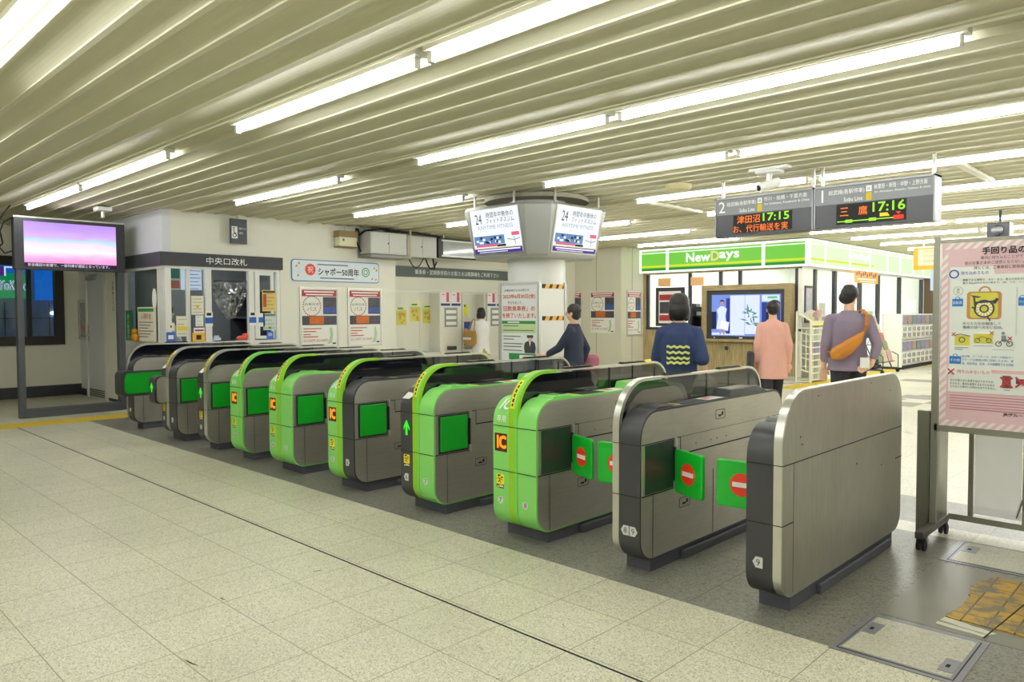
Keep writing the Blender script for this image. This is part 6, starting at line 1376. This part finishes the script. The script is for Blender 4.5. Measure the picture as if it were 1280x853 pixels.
def person(label, loc, heading, height, armL, armR, top, legs, hair, shoe=SHOEB, headturn=0, stride=.0, lean=0., topfn=None, extra=None, longtop=None, sleeve=.6, palm=(0, 0, 1), fat=1., fem=True):
    """faces local +Y; arms are (elbow, wrist, hand direction) relative to a 1.70 m figure"""
    t = empty('person', loc); tag(t, label, 'person'); k = height/1.70
    sh = (.148 if fem else .172)*fat
    shz = 1.345
    hipz = .88
    N_ = V((0, lean*.5, 1.50)); hc = V((0, lean*.6+.01, 1.585))
    body = MB()
    rings(body, [(0, 0, .82, .14, .1), (0, 0, .9, .15, .105), (0, lean*.15, 1.05, .125, .09), (0, lean*.3, 1.22, .145, .1), (0, lean*.4, 1.34, .15, .095), (0, lean*.45, 1.41, .08, .065)])
    limb(body, [(V((0, lean*.45, 1.38)), .062), (V((0, lean*.55, 1.5)), .052)])
    c, s_ = math.cos(headturn), math.sin(headturn)
    rot = lambda p: V((hc.x+p[0]*c-p[1]*s_, hc.y+p[0]*s_+p[1]*c, hc.z+p[2]))
    body.ell(hc+V((0, -.005, .02)), .074, .09, .09); body.ell(rot((0, .02, -.045)), .056, .066, .065)
    limb(body, [(rot((0, .088, .0)), .009), (rot((0, .104, -.026)), .014)])
    for sd in (-1, 1): body.ell(rot((sd*.078, -.002, -.015)), .012, .02, .03, 10, 6)
    for sd, (el, wr, hd) in ((-1, armL), (1, armR)):
        a = V((sd*sh, lean*.42, shz)); el = V(el); wr = V(wr)
        limb(body, [(V((sd*.1, lean*.42, shz-.0)), .05), (a, .05), (el, .037), (el+(wr-el)*.4, .036), (wr, .025)]); hand(body, wr, hd, sd, palm)
    st = stride
    legp = {}
    for sd in (-1, 1):
        f = st*sd; hp = V((sd*.085, 0, hipz)); kn = V((sd*.09, f*.5+.02, .48)); an = V((sd*.092, f-(.03 if f < 0 else 0), .085+(.05 if f < -.05 else 0)))
        limb(body, [(hp, .085), (kn, .055), (kn+(an-kn)*.35, .053), (an, .036)]); limb(body, [(an+V((0, -.02, -.045)), .035), (an+V((0, .13, -.055)), .028)]); legp[sd] = (hp, kn, an)
    blob('body', body, SKIN, t, .0075, 2)
    for sd in (-1, 1):
        MB().ell(rot((sd*.031, .078, .008)), .011, .008, .007, 10, 6).build('eye', EYE, t, keep=True, smooth='all')
    MB().ell(rot((0, .083, -.058)), .02, .008, .007, 10, 6).build('mouth', LIP, t, keep=True, smooth='all')
    # shoes
    for sd in (-1, 1):
        an = legp[sd][2]; m_ = MB(); limb(m_, [(an+V((0, -.03, -.04)), .044), (an+V((0, .05, -.045)), .04), (an+V((0, .14, -.055)), .032)]); m_.box((an.x-.035, an.y-.07, an.z-.085), (an.x+.035, an.y+.16, an.z-.065)); blob('shoe', m_, shoe, t, .01, 2)
    # legs
    kind, lm_ = legs; m_ = MB()
    if kind == 'trousers':
        rings(m_, [(0, 0, .8, .16, .125), (0, 0, .9, .165, .125), (0, 0, 1.0, .15, .115)])
        for sd in (-1, 1):
            hp, kn, an = legp[sd]; limb(m_, [(hp, .105), (kn, .08), (an+V((0, 0, .03)), .068)])
        blob('trousers', m_, lm_, t)
    else:
        rings(m_, [(0, 0, 1.02, .14, .11), (0, 0, .88, .18, .14), (0, 0, .45, .25, .2), (0, 0, .4, .25, .2)]); blob('skirt', m_, lm_, t)
    # top
    m_ = MB(); hem = longtop or .84; fl = .03 if longtop else .0
    rings(m_, [(0, 0, hem, .17*fat+fl, .14+fl), (0, lean*.05, .92 if hem < .9 else hem+.03, .165*fat+fl*.5, .135), (0, lean*.2, 1.1, .16*fat, .125), (0, lean*.35, 1.24, .172*fat, .128), (0, lean*.4, 1.33, .152*fat, .115), (0, lean*.43, 1.39, .115, .095), (0, lean*.47, 1.44, .075, .075)])
    for sd, (el, wr, hd) in ((-1, armL), (1, armR)):
        a = V((sd*sh, lean*.42, shz)); el = V(el); wr = V(wr); b = V((sd*.09, lean*.42, shz+.01))
        if sleeve <= .6: limb(m_, [(b, .06), (a, .064), (a+(el-a)*min(1, sleeve/.6*.95), .064)])
        else: limb(m_, [(b, .058), (a, .062), (el, .056), (el+(wr-el)*((sleeve-.6)/.4), .046)])
    blob('coat' if longtop else 'top', m_, top, t)
    # hair
    m_ = MB(); m_.ell(hc+V((0, -.018, .035)), .092, .1, .092)
    if hair == 'bob':
        m_.ell(rot((0, -.045, -.03)), .1, .075, .11); m_.ell(rot((-.06, -.005, -.06)), .04, .06, .08); m_.ell(rot((.06, -.005, -.06)), .04, .06, .08)
    elif hair == 'short':
        m_.ell(rot((0, -.04, -.01)), .084, .07, .075); m_.ell(rot((0, .03, .075)), .075, .06, .04); m_.ell(rot((.02, -.03, .105)), .06, .055, .03)
    elif hair == 'tied':
        m_.ell(rot((0, -.04, -.02)), .082, .068, .085)
    h_ = blob('hair', m_, HAIRB, t, .009, 2)
    if extra: extra(t)
    t.rotation_euler = (0, 0, heading); t.scale = (k, k, k)
    return t
def kid(mb, name, m, t, **q): return mb.build(name, m, t, keep=True, **q)
def place_thing(o, t):     # a held thing is modelled in the figure's frame, then set free in the world
    o.parent = None; k = t.scale[0]; M = Matrix.Translation(t.location) @ Matrix.Rotation(t.rotation_euler.z, 4, 'Z') @ Matrix.Diagonal((k, k, k, 1))
    o.data.transform(M); c = sum((v.co for v in o.data.vertices), V())/max(1, len(o.data.vertices)); zmin = min(v.co.z for v in o.data.vertices); c.z = zmin
    o.data.transform(Matrix.Translation(-c)); o.location = c; o.rotation_euler = (0, 0, 0); o.scale = (1, 1, 1); return o
NAVY = mat('navy_cotton', '2c3a62', .85, var=.1, scale=8); COAT = mat('pink_wool', 'd9a596', .85, var=.05, scale=10); MAUVE = mat('mauve_shirt', '85788a', .8, var=.08, scale=8); TROUB = mat('black_trousers', '26262a', .85); WHITEC = mat('white_cotton', 'e4e4e4', .85); KHAKI = mat('khaki_cotton', 'b3a06a', .85); DKNAVY = mat('dark_jacket', '262c40', .85)
# woman in navy just beyond the gates
def nx(t):
    m_ = MB(); S = Surf((0, -.168, 1.17), (1, 0, 0)); YT = mat('print_pale_yellow', 'd8dc78', .7)
    for k, z in enumerate((.05, 0, -.05, -.09)):
        n = 14; up_ = [(-.1+.2*i/n, z+.007*math.sin(i*1.7+k)+.016) for i in range(n+1)]; lo = [(a, b-.02) for a, b in up_]
        for i in range(n):
            y_ = lambda a: -.03*(abs(a)/.12)**2
            mm_ = [S.p(a, b, d+y_(a)) for d in (-.0, .012) for a, b in (lo[i], lo[i+1], up_[i+1], up_[i])]
            m_.add(mm_, [(3,2,1,0),(4,5,6,7),(0,1,5,4),(1,2,6,5),(2,3,7,6),(3,0,4,7)])
    kid(m_, 'yellow_back_print', YT, t)
p1_ = person('woman with a black bob in a navy top with yellow back print', (-3.52, 5.75, 0), R(28), 1.66, ((-.2, .06, 1.1), (-.15, .26, 1.0), (.1, .6, -.3)), ((.21, -.08, 1.1), (.23, -.05, .99), (.0, .1, -1)), NAVY, ('trousers', mat('grey_trousers', '4a4a50', .85)), 'bob', stride=.12, fat=1.0, extra=nx)
m_ = MB(); m_.ell((.23, -.06, .83), .13, .08, .15, 18, 10); o = blob('tote_bag', m_, mat('bag_ecru', 'dcdac0', .8), p1_); place_thing(o, p1_); tag(o, 'pale cloth bag carried by the woman in navy', 'bag')
m_ = MB(); m_.ell((-.27, .16, 1.05), .09, .07, .05, 16, 8); o = blob('yellow_pouch', m_, mat('pouch_yellow', 'ddc94a', .8), p1_); place_thing(o, p1_); tag(o, 'yellow pouch at the left side of the woman in navy', 'pouch')
# person in pink coat
p2_ = person('person with short black hair in a long pale pink coat, walking away', (-4.47, 9.65, 0), R(40), 1.64, ((-.21, -.02, 1.09), (-.22, .06, .84), (0, .15, -1)), ((.21, -.05, 1.09), (.22, .02, .83), (0, .1, -1)), COAT, ('trousers', TROUB), 'short', stride=.16, longtop=.62, sleeve=.95, fat=1.06)
m_ = MB(); rings(m_, [(-.3, .02, .66, .04, .15), (-.3, .02, .98, .035, .13), (-.3, .02, 1.0, .02, .1)]); o = blob('shoulder_bag', m_, mat('bag_charcoal', '34373d', .7), p2_); place_thing(o, p2_); tag(o, 'dark shoulder bag at the left side of the person in the pink coat', 'bag')
# man with sling bag
p3_ = person('man in a mauve grey shirt and black trousers with a tan sling bag', (-3.1, 8.6, 0), R(30), 1.78, ((-.23, -.02, 1.08), (-.24, .05, .83), (0, .15, -1)), ((.26, -.1, 1.08), (.2, -.14, .88), (-.9, .1, -.5)), MAUVE, ('trousers', TROUB), 'short', headturn=R(-45), stride=.14, sleeve=.85, fat=1.08, fem=False, longtop=.8, palm=(0, -1, 0))
TAN = mat('bag_tan', 'c07a1e', .55, var=.08); m_ = MB()
rings(m_, [(-.05, -.175, .96, .06, .03), (-.05, -.19, 1.02, .15, .06), (-.05, -.185, 1.1, .17, .06), (-.04, -.175, 1.13, .15, .04)])
for v_ in m_.v: v_.z += (v_.x+.05)*.62
bd = blob('sling_bag', m_, TAN, p3_, .01)
m2 = MB(); pts = [(.09, -.165, 1.18), (.15, -.135, 1.28), (.16, -.09, 1.39), (.13, 0.02, 1.45), (.06, .12, 1.4), (-.06, .15, 1.25), (-.18, .1, 1.08), (-.215, -.05, 1.0), (-.19, -.14, 1.0)]
for a, b in zip(pts[:-1], pts[1:]): m2.bar(a, b, .04, .012)
o2 = m2.build('strap', mat('bag_tan_dark', 'a86818', .6), p3_, keep=True); M0 = None
place_thing(bd, p3_); tag(bd, 'tan sling bag worn across the back of the man in mauve', 'bag')
loc_ = bd.location.copy(); o2.parent = None; k = p3_.scale[0]; o2.data.transform(Matrix.Translation(-loc_) @ Matrix.Translation(p3_.location) @ Matrix.Rotation(p3_.rotation_euler.z, 4, 'Z') @ Matrix.Diagonal((k, k, k, 1))); o2.location = (0, 0, 0); o2.parent = bd
m_ = MB().box((.08, -.19, .84), (.17, -.18, .95)); o = m_.build('paper_slip', PAPER, p3_, keep=True); place_thing(o, p3_); tag(o, 'pale slip held behind the back of the man in mauve', 'paper')
# dark figure passing the notice stand
p4_ = person('person in a dark jacket walking left past the pillar notice stand', (-5.95, 7.25, 0), R(112), 1.6, ((-.17, .15, 1.12), (-.14, .34, 1.02), (0, 1, -.1)), ((.19, -.12, 1.1), (.18, -.05, .88), (0, .2, -1)), DKNAVY, ('trousers', mat('navy_trousers', '2a2f44', .85)), 'tied', stride=.2, sleeve=.9)
m_ = MB(); rings(m_, [(.24, -.16, .74, .05, .12), (.24, -.16, .98, .05, .13), (.24, -.16, 1.02, .02, .1)]); o = blob('hand_bag', m_, mat('bag_rose', 'b06a78', .7), p4_); place_thing(o, p4_); tag(o, 'rose coloured bag of the person in the dark jacket', 'bag')
# woman at the fare machine
p5_ = person('woman with a black bob and white top at the left fare machine', (-11.35, 10.78, 0), R(80), 1.6, ((-.2, .1, 1.1), (-.13, .3, 1.18), (0, 1, .1)), ((.21, .08, 1.08), (.12, .26, 1.12), (0, 1, .1)), WHITEC, ('skirt', KHAKI), 'bob', sleeve=.8, fat=1.1, longtop=.66)
TB = mat('bag_straw', 'b08a4a', .75, var=.1); m_ = MB(); rings(m_, [(-.28, .02, .86, .05, .15), (-.28, .02, .92, .07, .25), (-.28, .02, 1.08, .06, .27), (-.28, .02, 1.2, .03, .24)]); bd = blob('straw_tote', m_, TB, p5_); place_thing(bd, p5_); tag(bd, 'tan tote bag with white lettering on the shoulder of the woman in white', 'bag')
m_ = MB(); m_.tube([(-.25, -.1, 1.18), (-.2, -.06, 1.4), (-.18, 0, 1.45), (-.2, .07, 1.4), (-.25, .14, 1.18)], .012, 6); S = Surf((-.355, .02, 1.02), (0, -1, 0))
M_ = Matrix.Translation(-bd.location) @ Matrix.Translation(p5_.location) @ Matrix.Rotation(p5_.rotation_euler.z, 4, 'Z') @ Matrix.Diagonal((p5_.scale[0],)*3+(1,))
o = m_.build('handle', TB, bd, keep=True); o.data.transform(M_)
m_ = MB(); [S.rect(m_, -.15+i*.032, -.128+i*.032, -.03+.004*(i % 2), .03-.006*(i % 3), .0, .012) for i in range(10)]; o = m_.build('white_lettering', WHITE, bd, keep=True); o.data.transform(M_)
# half-hidden person at the right fare machine
p6_ = person('dark dressed person half hidden behind the pillar stand, at the right fare machine', (-11.3, 12.2, 0), R(85), 1.6, ((-.2, .12, 1.08), (-.14, .3, 1.12), (0, 1, .1)), ((.2, .1, 1.08), (.12, .28, 1.1), (0, 1, .1)), mat('dark_top', '30323c', .85), ('trousers', TROUB), 'short', sleeve=.95, lean=.1)
m_ = MB(); m_.ell((-.1, -.16, 1.2), .15, .1, .17, 16, 10); o = blob('backpack', m_, mat('pack_orange', 'd08a2c', .7), p6_); place_thing(o, p6_); tag(o, 'orange backpack of the half-hidden person at the right fare machine', 'bag')
# clerk
p7_ = person('office clerk with dark hair in a white shirt behind the window', (-12.3, 4.72, .02), R(10), 1.6, ((-.2, .12, 1.1), (-.1, .26, 1.0), (0, 1, -.2)), ((.2, .12, 1.1), (.1, .26, 1.0), (0, 1, -.2)), WHITEC, ('trousers', TROUB), 'short', lean=.08)
